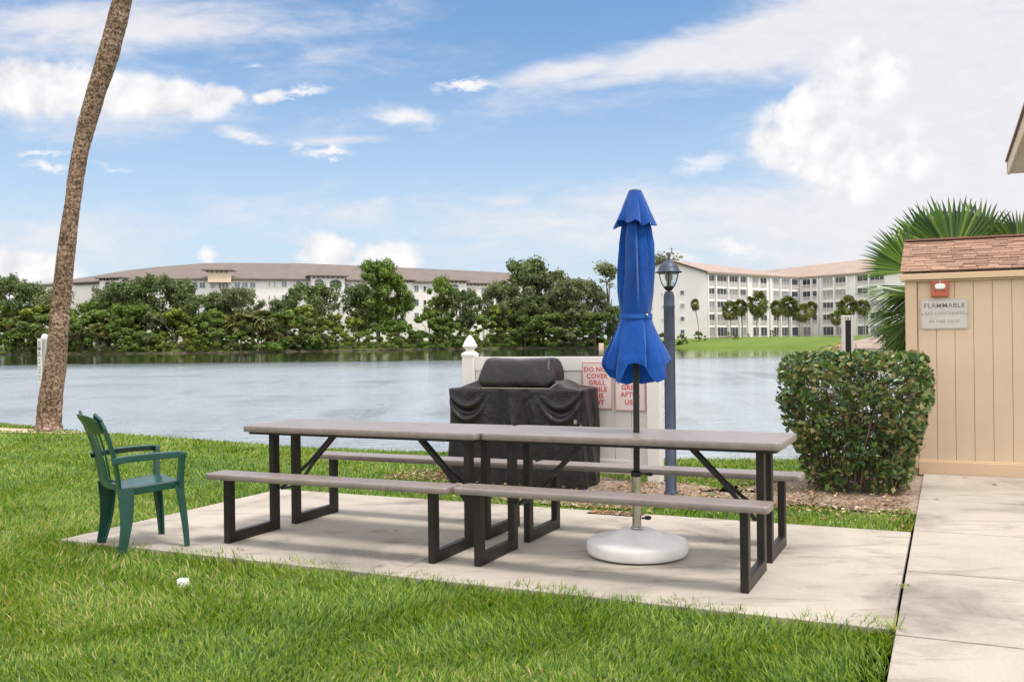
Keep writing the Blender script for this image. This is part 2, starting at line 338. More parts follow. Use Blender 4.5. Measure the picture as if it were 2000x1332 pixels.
# ------------------------------------------------------------------ world: sky and clouds
wd = bpy.data.worlds.new('World'); S.world = wd; wd.use_nodes = True
nt = wd.node_tree; bg = nt.nodes['Background']
SUN_EL, SUN_AZ = math.radians(66), math.radians(126)     # azimuth from +Y towards +X
sky = nt.nodes.new('ShaderNodeTexSky'); sky.sky_type = 'NISHITA'; sky.sun_disc = False
sky.sun_elevation = SUN_EL; sky.sun_rotation = SUN_AZ; sky.air_density = 1.0; sky.dust_density = 1.2; sky.ozone_density = 2.0
tc = nt.nodes.new('ShaderNodeTexCoord'); sp = nt.nodes.new('ShaderNodeSeparateXYZ'); nt.links.new(tc.outputs['Generated'], sp.inputs[0])
ay = math_n(nt, 'MAXIMUM', math_n(nt, 'ABSOLUTE', sp.outputs['Y']), .25)
cx = math_n(nt, 'DIVIDE', sp.outputs['X'], ay); cz = math_n(nt, 'DIVIDE', sp.outputs['Z'], ay)
cb = nt.nodes.new('ShaderNodeCombineXYZ'); nt.links.new(cx, cb.inputs[0]); nt.links.new(cz, cb.inputs[1])
P0 = cb.outputs[0]
def vm(op, a, b=None):
    n = nt.nodes.new('ShaderNodeVectorMath'); n.operation = op
    for i, x in enumerate((a, b)):
        if x is None: continue
        if isinstance(x, tuple): n.inputs[i].default_value = x
        else: nt.links.new(x, n.inputs[i])
    return n
def nz(vec, scale, detail=6, rough=.55, dist=0., st=(1, 1, 1), rot=0.):
    mp = nt.nodes.new('ShaderNodeMapping'); mp.inputs['Scale'].default_value = st; mp.inputs['Rotation'].default_value = (0, 0, rot); nt.links.new(vec, mp.inputs[0])
    n = nt.nodes.new('ShaderNodeTexNoise'); n.inputs['Scale'].default_value = scale; n.inputs['Detail'].default_value = detail
    n.inputs['Roughness'].default_value = rough; n.inputs['Distortion'].default_value = dist; nt.links.new(mp.outputs[0], n.inputs['Vector']); return n
def blobs(vec, lst):
    cur = None
    for (px, py, rx, ry, rot, s) in lst:
        p = at(px, py, 1.)
        mp = nt.nodes.new('ShaderNodeMapping'); mp.vector_type = 'TEXTURE'
        mp.inputs['Location'].default_value = (p.x, p.z-HC, 0); mp.inputs['Rotation'].default_value = (0, 0, math.radians(rot)); mp.inputs['Scale'].default_value = (rx/F, ry/F, 1)
        nt.links.new(vec, mp.inputs[0]); ln = vm('LENGTH', mp.outputs[0])
        mr = nt.nodes.new('ShaderNodeMapRange'); nt.links.new(ln.outputs['Value'], mr.inputs[0])
        mr.inputs[1].default_value = 0; mr.inputs[2].default_value = 1.6; mr.inputs[3].default_value = s; mr.inputs[4].default_value = 0
        cur = mr.outputs[0] if cur is None else math_n(nt, 'MAXIMUM', cur, mr.outputs[0])
    return cur
# cumulus: billowy, hard-edged
warp = nz(P0, 9., 3, .5); wv = vm('SCALE', vm('SUBTRACT', warp.outputs['Color'], (.5, .5, .5)).outputs[0]); wv.inputs[3].default_value = .045
Pc = vm('ADD', P0, wv.outputs[0]).outputs[0]
CUM = [(1690, 150, 75, 90, 0, 1.0), (1600, 240, 120, 85, 10, 1.05), (1540, 290, 75, 65, 0, 1.0), (1620, 330, 120, 66, -25, 1.), (1760, 300, 90, 80, 0, .8),
       (640, 490, 72, 40, -5, 1.0), (760, 505, 75, 32, -8, 1.0), (690, 520, 120, 22, 0, .95), (70, 540, 95, 55, 0, 1.05), (20, 520, 80, 45, 0, 1.), 
       (140, 180, 260, 52, -2, 1.0), (60, 160, 150, 60, 0, 1.), (330, 180, 140, 40, -8, 1.0), (440, 180, 70, 30, -5, .95), (520, 182, 40, 16, 0, .8)]
dC = blobs(Pc, CUM)
bil = nz(P0, 22., 7, .58, .15); bilv = math_n(nt, 'ABSOLUTE', math_n(nt, 'SUBTRACT', bil.outputs['Fac'], .5))
fc = math_n(nt, 'ADD', dC, math_n(nt, 'MULTIPLY_ADD', bil.outputs['Fac'], .62, -.31))
fc = math_n(nt, 'SUBTRACT', fc, math_n(nt, 'MULTIPLY', bilv, .5))
mC = nt.nodes.new('ShaderNodeMapRange'); mC.interpolation_type = 'SMOOTHSTEP'; nt.links.new(fc, mC.inputs[0]); mC.inputs[1].default_value = .27; mC.inputs[2].default_value = .60
# soft / cirrus: streaky
CIR = [(1130, 135, 150, 26, 9, .95), (1330, 115, 220, 42, 7, 1.1), (1520, 75, 230, 62, 12, 1.15), (1780, 50, 330, 110, 5, 1.2), (1960, 300, 300, 360, 0, 1.5), (1790, 400, 330, 220, 0, 1.1), (1560, 430, 330, 100, 0, .8),
       (300, 60, 420, 55, 3, .78), (120, 40, 260, 50, 0, .8), (790, 225, 85, 28, -8, .75), (470, 262, 90, 18, -15, .6), (650, 275, 130, 12, 2, .62), (230, 230, 260, 60, 0, .62),
       (1200, 440, 500, 90, 0, .62), (700, 420, 500, 60, 0, .42), (740, 395, 40, 20, 0, .55), (1000, 395, 80, 25, 0, .6), (500, 120, 500, 60, 0, .35), (1000, 210, 600, 50, 5, .36), (120, 460, 300, 80, 0, .6), (1240, 150, 260, 24, 6, .7)]
dS = blobs(P0, CIR)
stk = nz(P0, 7., 7, .62, .6, st=(1, 3.2, 1), rot=-.12); fine = nz(P0, 30., 6, .6, .4, st=(1, 2.6, 1), rot=-.15)
fs = math_n(nt, 'ADD', dS, math_n(nt, 'MULTIPLY_ADD', stk.outputs['Fac'], .9, -.45)); fs = math_n(nt, 'ADD', fs, math_n(nt, 'MULTIPLY_ADD', fine.outputs['Fac'], .28, -.14))
mS = nt.nodes.new('ShaderNodeMapRange'); mS.interpolation_type = 'SMOOTHSTEP'; nt.links.new(fs, mS.inputs[0]); mS.inputs[1].default_value = .12; mS.inputs[2].default_value = .78; mS.inputs[4].default_value = .93
WIS = [(407, 500, 20, 26, 0, .95), (640, 300, 50, 13, 0, .95), (905, 167, 60, 14, 4, 1.), (1375, 318, 62, 30, 10, .72), (1440, 485, 50, 20, -18, .85), (578, 292, 22, 12, 0, .75), (215, 326, 50, 12, -8, .6), (95, 327, 60, 12, -8, .8), (90, 300, 80, 9, 0, .75), (1330, 505, 45, 14, 0, .9), (790, 225, 70, 26, -8, .72), (585, 181, 70, 13, 6, .9), (480, 268, 60, 12, -12, .7), (490, 130, 40, 10, 0, .55)]
wf = nz(P0, 42., 6, .65, .5, st=(1, 1.7, 1)); wsc = vm('SCALE', vm('SUBTRACT', wf.outputs['Color'], (.5, .5, .5)).outputs[0]); wsc.inputs[3].default_value = .028
dW = blobs(vm('ADD', P0, wsc.outputs[0]).outputs[0], WIS); fw_ = math_n(nt, 'ADD', dW, math_n(nt, 'MULTIPLY_ADD', fine.outputs['Fac'], .8, -.42))
mW = nt.nodes.new('ShaderNodeMapRange'); mW.interpolation_type = 'SMOOTHSTEP'; nt.links.new(fw_, mW.inputs[0]); mW.inputs[1].default_value = .22; mW.inputs[2].default_value = .85; mW.inputs[4].default_value = .95
# behind the viewer and overhead: unseen broken cloud, brightened to light the scene
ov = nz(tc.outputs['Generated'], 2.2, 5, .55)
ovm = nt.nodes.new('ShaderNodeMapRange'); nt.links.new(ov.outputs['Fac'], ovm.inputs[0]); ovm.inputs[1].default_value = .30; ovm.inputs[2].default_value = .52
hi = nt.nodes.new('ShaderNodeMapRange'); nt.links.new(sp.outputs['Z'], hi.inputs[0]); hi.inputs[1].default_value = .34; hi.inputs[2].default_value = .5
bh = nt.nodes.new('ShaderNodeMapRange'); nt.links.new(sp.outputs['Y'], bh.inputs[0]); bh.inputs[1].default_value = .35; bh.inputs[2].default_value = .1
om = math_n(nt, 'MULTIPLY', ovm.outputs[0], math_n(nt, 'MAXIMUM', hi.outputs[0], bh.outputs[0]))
# sky colour
mpk = mixc(nt, 1., sky.outputs[0], (.90, 1.32, 1.58), 'MULTIPLY')
hz = nt.nodes.new('ShaderNodeMapRange'); nt.links.new(sp.outputs['Z'], hz.inputs[0]); hz.inputs[1].default_value = 0.; hz.inputs[2].default_value = .34; hz.inputs[3].default_value = .80; hz.inputs[4].default_value = .10; hz.interpolation_type = 'SMOOTHSTEP'
SKYMIX = mixc(nt, hz.outputs[0], mpk, (7.0, 7.7, 8.7))
cS = mixc(nt, fine.outputs['Fac'], (7.6, 7.5, 7.9), (8.9, 8.75, 8.9))
c0 = mixc(nt, mS.outputs[0], SKYMIX, cS); c1 = mixc(nt, mW.outputs[0], c0, (9.3, 9.15, 9.2))
# cumulus shading: compare the density towards the upper left with the density here
Pl = vm('ADD', P0, (-.012, .014, 0)).outputs[0]
b2 = nz(Pl, 22., 5, .55, .15); dif = math_n(nt, 'SUBTRACT', bil.outputs['Fac'], b2.outputs['Fac'])
big = nz(P0, 11., 4, .5)
sh = math_n(nt, 'MULTIPLY_ADD', dif, 2.6, math_n(nt, 'MULTIPLY_ADD', big.outputs['Fac'], 2.0, -.42), clamp=True)
cC = mixc(nt, sh, (7.5, 7.45, 7.9), (9.7, 9.55, 9.5))
c2 = mixc(nt, mC.outputs[0], c1, cC)
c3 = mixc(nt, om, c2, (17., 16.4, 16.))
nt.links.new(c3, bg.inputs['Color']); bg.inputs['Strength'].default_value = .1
sun_d = bpy.data.lights.new('sun', 'SUN'); sun_d.energy = 3.1; sun_d.angle = math.radians(12); sun_d.color = (1, .95, .87)
sun = bpy.data.objects.new('sun', sun_d); COL.objects.link(sun)
sd = Vector((math.sin(SUN_AZ)*math.cos(SUN_EL), math.cos(SUN_AZ)*math.cos(SUN_EL), math.sin(SUN_EL)))
sun.rotation_euler = sd.to_track_quat('Z', 'Y').to_euler()
S.view_settings.view_transform = 'Standard'; S.view_settings.look = 'None'; S.view_settings.exposure = .10; S.view_settings.gamma = 1
S.cycles.max_bounces = 7; S.cycles.diffuse_bounces = 3; S.cycles.glossy_bounces = 3; S.cycles.transmission_bounces = 6; S.cycles.transparent_max_bounces = 8
S.cycles.use_denoising = True; S.cycles.caustics_reflective = False; S.cycles.caustics_refractive = False
try: wd.cycles.sampling_method = 'MANUAL'; wd.cycles.sample_map_resolution = 1024
except Exception: pass
#@@SETTING
# ================================================================== SETTING
WATER_Z = -.7
near_edge = [(-60, 40), (-30, 31), (-14, 20.5), (-9.47, 17.6), (-7.06, 15.7), (-2.47, 12.7), (1.97, 11.2), (3.14, 11.05), (6, 11.6), (9, 13.), (14, 22), (24, 60), (45, 118), (60, 150)]
def yedge(x):
    return float(np.interp(x, [p[0] for p in near_edge], [p[1] for p in near_edge]))
# lawn: one sheet, dipping under the pond beyond its edge
def lawn_z(x, y):
    d = y-yedge(x)
    if d < 0: return -.03-.09*max(0, 1+d/2.2)**2 if d > -2.2 else -.03
    return -.12-.55*d if d < 1.6 else -1.0-(d-1.6)*.08
xs = sorted(set([round(v, 2) for v in list(np.arange(-14, 10, .35))+list(np.arange(-120, 121, 12))]))
ys = sorted(set([round(v, 2) for v in list(np.arange(-4, 21, .35))+list(np.arange(-60, 0, 12))+list(np.arange(21, 170, 6))]))
V = []; Fc = []
for y in ys:
    for x in xs: V.append((x, y, max(-3, lawn_z(x, y))))
nx = len(xs)
for j in range(len(ys)-1):
    for i in range(nx-1): Fc.append((j*nx+i, j*nx+i+1, (j+1)*nx+i+1, (j+1)*nx+i))
mb = MB(); mb.add(V, Fc, 0, True); tag(mb.build('lawn', M['lawn']), kind='structure')
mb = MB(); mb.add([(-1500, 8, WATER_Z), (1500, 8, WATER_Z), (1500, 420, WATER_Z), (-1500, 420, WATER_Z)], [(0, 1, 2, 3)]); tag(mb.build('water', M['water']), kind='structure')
# far bank
shore = [(-1500, 330), (-300, 250), (-150, 225), (-112, 214), (-86, 203), (-58, 201), (-32, 214), (0, 226), (20, 221), (32, 206), (45, 190), (60, 172), (85, 150), (130, 120), (300, 60), (1500, 20)]
def shore_y(x): return float(np.interp(x, [p[0] for p in shore], [p[1] for p in shore]))
xs = sorted(set(list(range(-320, 330, 4))+[-1500, -900, -600, 600, 900, 1500]))
BPROF = prof = [(-3, -1.6), (-.5, -.85), (.3, -.45), (2.2, -.2), (6, .3), (16, 1.05), (30, 1.35), (80, 1.4), (400, 1.5), (1600, 2)]
V = []; Fc = []; mi = []
for (dy, z) in prof:
    for x in xs:
        j = mnoise.noise((x*.13, dy*.2, 0))*(.8 if dy < 20 else 0)
        V.append((x, shore_y(x)+dy+j*1.2, z+j*.08))
nx = len(xs)
for j in range(len(prof)-1):
    for i in range(nx-1):
        Fc.append((j*nx+i, j*nx+i+1, (j+1)*nx+i+1, (j+1)*nx+i))
mb = MB(); mb.add(V, Fc, 0, True)
mb.m = [1 if (k//(nx-1)) < 2 and xs[k % (nx-1)] < 30 else 0 for k in range(len(Fc))]
tag(mb.build('far_bank', [M['far_lawn'], M['mud']]), kind='structure')
# bare strips in the lawn
def patch(name, pts, mat, dz, jag=.12, n=6):
    out = []
    for i in range(len(pts)):
        a = Vector(pts[i]); b = Vector(pts[(i+1) % len(pts)])
        for k in range(n):
            p = a.lerp(b, k/n); j = mnoise.noise((p.x*3.1, p.y*3.1, 1.7))*jag; k2 = mnoise.noise((p.x*3.1, p.y*3.1, 7.7))*jag
            x, y = p.x+j, p.y+k2; out.append((x, y, lawn_z(x, y)+dz))
    mb = MB(); c = (sum(p[0] for p in out)/len(out), sum(p[1] for p in out)/len(out)); vs = out+[(c[0], c[1], lawn_z(*c)+dz)]
    mb.add(vs, [(i, (i+1) % len(out), len(out)) for i in range(len(out))], 0, True)
    return tag(mb.build(name, mat), kind='structure')
p2 = lambda u, v: W(u, v).xy
patch('mulch_bed', [p2(-2.6, 1.95), p2(-1.5, 1.6), p2(-.6, 1.55), p2(-.3, 1.9), p2(.5, 2.25), p2(1.66, 2.1), p2(1.66, 4.3), p2(.5, 4.0), p2(.25, 2.75), p2(-.3, 3.0), p2(-2.5, 3.2)], M['mulch'], .012)
patch('bare_ground', [(-10.5, 15.6), (-8.6, 14.9), (-6.9, 14.75), (-6.7, 15.35), (-7.6, 15.7), (-9.3, 16.0)], M['sand'], .012, .25)
# concrete: two patio panels, walkway panels with open joints over a dark joint bed
mb = MB()
def upoly(u0, u1, v0, v1): return [tuple(W(u, v).xy) for u, v in ((u0, v0), (u1, v0), (u1, v1), (u0, v1))]
mb.prism(upoly(-3.76, -1.152, -.99, 1.335), -.12, 0.); mb.prism(upoly(-1.146, 1.502, -.99, 1.335), -.12, 0.)
tag(mb.build('patio', M['slab'], bevel=.004), kind='structure')
mb = MB(); js = [-6.0, -4.75, -3.5, -2.27, -1.072, .18, 1.40, 2.75, 4.30]
for a, b in zip(js[:-1], js[1:]): mb.prism(upoly(1.517, 2.72, a+.009, b-.009), -.12, .002)
tag(mb.build('walkway', M['walk'], bevel=.004), kind='structure')
mb = MB(); mb.prism(upoly(1.40, 2.78, -5.8, 4.2), -.13, -.03); tag(mb.build('path_joint_bed', M['joint']), kind='structure')
# ------------------------------------------------------------------ grass blades (uncountable)
def grass():
    P = []
    def zone(y0, y1, dens, x0f=-.68, x1f=.64):
        A = (y1-y0); n = int(dens*(x1f-x0f)*.5*(y1**2-y0**2))
        y = np.sqrt(rng.uniform(y0*y0, y1*y1, n)); x = rng.uniform(x0f, x1f, n)*y
        return x, y
    out = []
    for (y0, y1, dens, hh, ww) in ((3.2, 5., 6400, .060, .0066), (5., 7., 4300, .060, .0076), (7., 9.5, 2000, .062, .0095), (9.5, 13, 1100, .06, .013), (13, 19, 520, .06, .018)):
        x, y = zone(y0, y1, dens); u, v = Lc(x, y)
        ye = np.interp(x, [p[0] for p in near_edge], [p[1] for p in near_edge])
        j = .07*np.sin(x*9)+.05*np.sin(x*23+1)+rng.normal(0, .025, len(x))
        slab = (u > -3.78+j*.6) & (u < 1.56) & (v > -.93+j) & (v < 1.37+j*.4)
        walk = (u > 1.505+j*.12) & (v < 4.4)
        shed = (u > 1.2) & (v > 4.2)
        d = y-ye
        bed = (u > -2.5) & (u < 1.5) & (v > 1.85+j) & (v < 3.0+j*2) & ~((u > -.35) & (u < 1.5) & (v < 2.25+j*2))
        bed2 = (u > .3) & (v > 2.2+j) & (v < 4.4)
        sand = (((x+8.6)/1.9)**2+((y-15.35-.12*(x+8.6))/.42)**2 < 1)
        keep = ~(slab | walk | shed | (d > .35) | sand)
        keep &= ~((bed | bed2) & (rng.random(len(x)) > np.where((u < .35) & (u > -.4), .30, .06)))
        for (sx_, sy_, sr) in ((.24, 3.87, .055), (-3.1, 9.3, .5), (-.75, 9.4, .55), (-4.6, 11.4, .5), (.9, 4.6, .05)):
            keep &= ~((((x-sx_)/sr)**2+((y-sy_)/(sr*.6))**2 < 1) & (rng.random(len(x)) < .55))
        out.append(np.stack([x[keep], y[keep], np.full(keep.sum(), hh), np.full(keep.sum(), ww)], 1))
    a = np.concatenate(out); n = len(a); x, y, hh, ww = a.T
    u, v = Lc(x, y)
    lowf = (np.sin(x*2.1+1.3*np.sin(y*1.7))+np.sin(y*2.9+x*.7))*.25
    h = hh*(rng.uniform(.45, 1.25, n)+lowf*.25)
    edge = (v > -1.45) & (v < -.9) & (u > -3.9) & (u < 1.6); h = np.where(edge & (rng.random(n) < .3), h*1.35, h)
    z = np.array([lawn_z(float(p), float(q)) for p, q in zip(x, y)])
    az = 2.2*np.sin(x*3.1+1.7*np.sin(y*2.3))+1.9*np.cos(y*3.7+x*1.1)+rng.normal(0, 1.1, n); lean = rng.beta(1.8, 1.9, n)*1.3
    dx, dy = np.cos(az), np.sin(az); sx, sy = -dy, dx
    w = ww*rng.uniform(.55, 1.1, n)
    tw = rng.uniform(-.9, .9, n)   # turn of the blade about its own axis
    sx2 = sx*np.cos(tw)+dx*np.sin(tw); sy2 = sy*np.cos(tw)+dy*np.sin(tw)
    def pt(t, side):
        bend = h*np.sin(lean)*t**1.6; up = h*np.cos(lean*.75)*t*(1-.12*t)
        wd_ = w*.5*{0: .8, .5: 1., 1: 0}[t]*side
        return np.stack([x+dx*bend+sx2*wd_, y+dy*bend+sy2*wd_, z-.004+up], 1)
    vs = np.stack([pt(0, -1), pt(0, 1), pt(.5, -1), pt(.5, 1), pt(1, 0)], 1).reshape(-1, 3)
    b = np.arange(n)*5
    q = np.stack([b, b+1, b+3, b+2], 1); t = np.stack([b+2, b+3, b+4], 1)
    o = npmesh('grass', vs, [q, t], M['grass'])
    print('blades', n)
    return tag(o, 'thick green lawn grass with scattered yellow blades', 'grass', kind='stuff')
grass()
def litter(n, zones, name, lab, size=(.012, .03)):
    vs = []; fs = []
    for k in range(n):
        u0, u1, v0, v1, wgt = zones[k % len(zones)]
        u = rng.uniform(u0, u1); v = rng.uniform(v0, v1); p = W(u, v); s = rng.uniform(*size)
        z0 = lawn_z(p.x, p.y)+.016+rng.random()*.02
        if v < 1.335 or u > 1.5: z0 = .004
        a = rng.uniform(0, 2*PI); t1, t2 = rng.uniform(-.5, .5, 2)
        if v < 1.335 or u > 1.5: t1 *= .3; t2 *= .3
        R = Matrix.Rotation(a, 3, 'Z')@Matrix.Rotation(t1, 3, 'X')@Matrix.Rotation(t2, 3, 'Y')
        q = [R@Vector(c)*s for c in ((-1, 0, 0), (-.2, -.45, .12), (.9, 0, .05), (-.2, .45, .12))]
        m0 = min(c.z for c in q)
        b = len(vs); vs += [(p.x+c.x, p.y+c.y, z0+c.z-m0) for c in q]; fs.append((b, b+1, b+2, b+3))
    return tag(npmesh(name, np.array(vs), [np.array(fs)], M['litter']), lab, 'fallen leaves', kind='stuff')
litter(3400, [(-2.4, 1.45, 1.55, 3.2, 1), (-.3, 1.45, 1.95, 2.8, 1), (.2, 1.45, 1.9, 4.2, 1), (-1.0, -.3, 1.4, 3, 1), (-.75, -.35, 1.2, 1.33, 1), (-3.3, -2.5, 2.3, 2.95, 1)], 'fallen_leaves', 'dry brown and tan leaves scattered over the mulch bed')
def stray(px, py, s, seed):
    r = random.Random(seed); p = at(px, py, z=.003); mb = MB()
    for k in range(3):
        a = r.uniform(0, 6.28); c = Vector((p.x+r.uniform(-s, s), p.y+r.uniform(-s, s), .005))
        d = Vector((math.cos(a), math.sin(a), 0))*s; e = Vector((-math.sin(a), math.cos(a), 0))*s*.35
        mb.add([c-d, c-e+Vector((0, 0, .004)), c+d+Vector((0, 0, .01)), c+e+Vector((0, 0, .005))], [(0, 1, 2, 3)])
    return mb
for i, (px, py, s, lab) in enumerate([(1830, 975, .02, 'small dark leaf scrap on the walkway near the hedge corner'), (1940, 947, .028, 'curled dark leaf on the walkway close to the shed'),
                                      (1884, 934, .012, 'tiny brown leaf on the walkway at the foot of the shed'), (1025, 1034+6, .012, 'tiny leaf fleck on the patio between the two tables'), (778, 1037, .018, 'small dry leaf lying on the patio under the left table'), (741, 1106, .015, 'small twig scrap on the patio by the left table foot'), (470, 1073, .018, 'grey leaf curled on the patio at the grass edge')]):
    tag(stray(px, py, s, i).build('dry_leaf', M['litter']), lab, 'leaf')
def tuft(px, py, n, h, lab, z=-.008, spread=.03, flat=.5):
    p = at(px, py, z=z); r = random.Random(px); vs = []; fs = []
    for k in range(n):
        a = r.uniform(0, 6.28); L = h*r.uniform(.6, 1.1); tl = r.uniform(.2, 1.3)*flat
        c = p+Vector((r.uniform(-spread, spread), r.uniform(-spread, spread)*.6, 0)); d = Vector((math.cos(a)*math.sin(tl), math.sin(a)*math.sin(tl), math.cos(tl)))
        s = Vector((-math.sin(a), math.cos(a), 0))*.0035
        b = len(vs); vs += [c-s, c+s, c+d*L*.6-s, c+d*L*.6+s, c+d*L]; fs.append((b, b+1, b+3, b+2)); fs.append((b+2, b+3, b+4, b+4))
    mb = MB(); mb.add(vs, [f if f[2] != f[3] else f[:3] for f in fs]); return tag(mb.build('weed_tuft', M['grass']), lab, 'weed')
tuft(1765, 1147, 60, .022, 'low round weed growing in the joint between patio and walkway', spread=.035, flat=1.2)
tuft(1748, 1232, 14, .10, 'spiky weed tuft at the front corner of the patio joint', spread=.012, flat=1.)
tuft(458, 1085, 3, .09, 'single tall grass stem at the patio edge near the left bench')
# ================================================================== FURNITURE
Z0 = .001
LT, WT, LB, VO, VI, D, TT, LO, LI, ZB = .914, .305, .906, .68, .485, .750, .044, .625, .090, .462
ZT = .745
def make_table():
    t = empty('picnic_table', (0, 0, Z0), 0, 'x', 'picnic table')
    mb = MB(); mb.slab(LT, WT, ZT-Z0-.042, ZT-Z0, .045, .006); top = mb.build('tabletop', M['table'], t)
    mb = MB(); mb.slab(LT-.03, WT-.03, ZT-Z0-.060, ZT-Z0-.0425, .03, .002); mb.build('underframe', M['black_metal'], t)
    for s in (-1, 1):
        mb = MB(); mb.slab(LB, (VO-VI)/2, ZB-Z0-.038, ZB-Z0, .028, .006, c=(0, s*(VO+VI)/2)); mb.build('bench_seat', M['table'], t)
    lw = .066
    for su in (-1, 1):
        for sv in (-1, 1):
            mb = MB(); u = su*(D+TT/2)
            zb_ = ZB-Z0-.0385; zt_ = ZT-Z0-.0605; fb = .068
            v0 = LO-lw/2; v1 = LI+lw/2
            # one welded frame: outer post, floor bar, inner post with mitred corners
            poly = [(LO, 0), (LO, zb_), (LO-lw, zb_), (LO-lw, fb), (LI+lw, fb), (LI+lw, zt_), (LI, zt_), (LI, 0)]
            n = len(poly); ring = lambda uu: [(uu, sv*p[0], p[1]) for p in poly]
            vs = ring(u-TT/2)+ring(u+TT/2)
            quads = [(0, 1, 2, 3), (0, 3, 4, 7), (4, 5, 6, 7)]
            fs = [q for q in quads]+[tuple(reversed([i+n for i in q])) for q in quads]+[(k, k+n, (k+1) % n+n, (k+1) % n) for k in range(n)]
            mb.add(vs, fs); mb.build('leg_frame', M['brown_metal'], t, bevel=.004, fix=True)
    for su in (-1, 1):
        mb = MB(); zt_ = ZT-Z0-.061
        J = Vector((su*.535, 0, .475))
        for dv in (-.022, .022): mb.bar((su*.33, dv, zt_), J+Vector((su*.01, dv, -.01)), .010, .026)
        for sv in (-1, 1): mb.bar(J+Vector((-su*.012, sv*.022, .012)), (su*.735, sv*(LI+.01), .285), .010, .024)
        mb.tube([(J.x, -.03, J.z), (J.x, .03, J.z)], .008, 8)
        mb.tube([(su*.34, -.05, zt_-.008), (su*.34, .05, zt_-.008)], .009, 8)
        mb.tube([(su*.733, -LI-.004, .285), (su*.733, LI+.004, .285)], .009, 8)
        mb.build('brace', M['black_metal'], t)
    return t
ta = make_table(); ta.location = (.745, 5.80, Z0); ta.rotation_euler.z = -.432
tb = copy_tree(ta); tb.location = (-.938, 6.53, Z0); tb.rotation_euler.z = -.426
tag(ta, 'brown folding picnic table with the closed blue umbrella standing through its top', group='picnic tables set end to end')
tag(tb, 'brown folding picnic table at the left, beside the green chair', group='picnic tables set end to end')
# umbrella base
UX, UY = .752, 5.83
ub = empty('umbrella_base', (UX, UY, Z0), 0, 'heavy round white umbrella base with steel tube under the right table', 'umbrella base')
mb = MB(); mb.lathe([(0, .006), (.285, .006), (.302, .012), (.309, .03), (.309, .072), (.303, .085), (.29, .092), (.21, .108), (.155, .125), (.125, .142), (.10, .153), (.055, .157), (.03, .155), (0, .155)], n=64); mb.build('weight', M['white_plastic'], ub, fix=True)
mb = MB(); mb.lathe([(0, 0), (.27, 0), (.27, .0055), (0, .0055)], n=48, smooth=False); mb.build('rubber_foot', M['black_metal'], ub, fix=True)
mb = MB(); mb.tube([(0, 0, .15), (0, 0, .50)], .0275, 24); mb.lathe([(.0275, .158), (.036, .158), (.036, .166), (.0275, .170)], n=24); mb.build('tube', M['steel'], ub)
mb = MB(); mb.lathe([(.0285, .475), (.033, .478), (.033, .505), (.021, .512)], n=24); mb.tube([(.03, 0, .49), (.075, -.005, .49)], .006, 8); mb.lathe([(0, -.012), (.017, -.008), (.019, .0), (.017, .008), (0, .012)], c=(.083, -.005, .488), n=10); mb.build('knob', M['black_metal'], ub)
mb = MB(); mb.tube([(.03, 0, .22), (.06, 0, .22)], .006, 8); mb.lathe([(0, -.014), (.019, -.009), (.021, .0), (.019, .009), (0, .014)], c=(.068, 0, .222), n=10); mb.build('knob', M['black_metal'], ub)
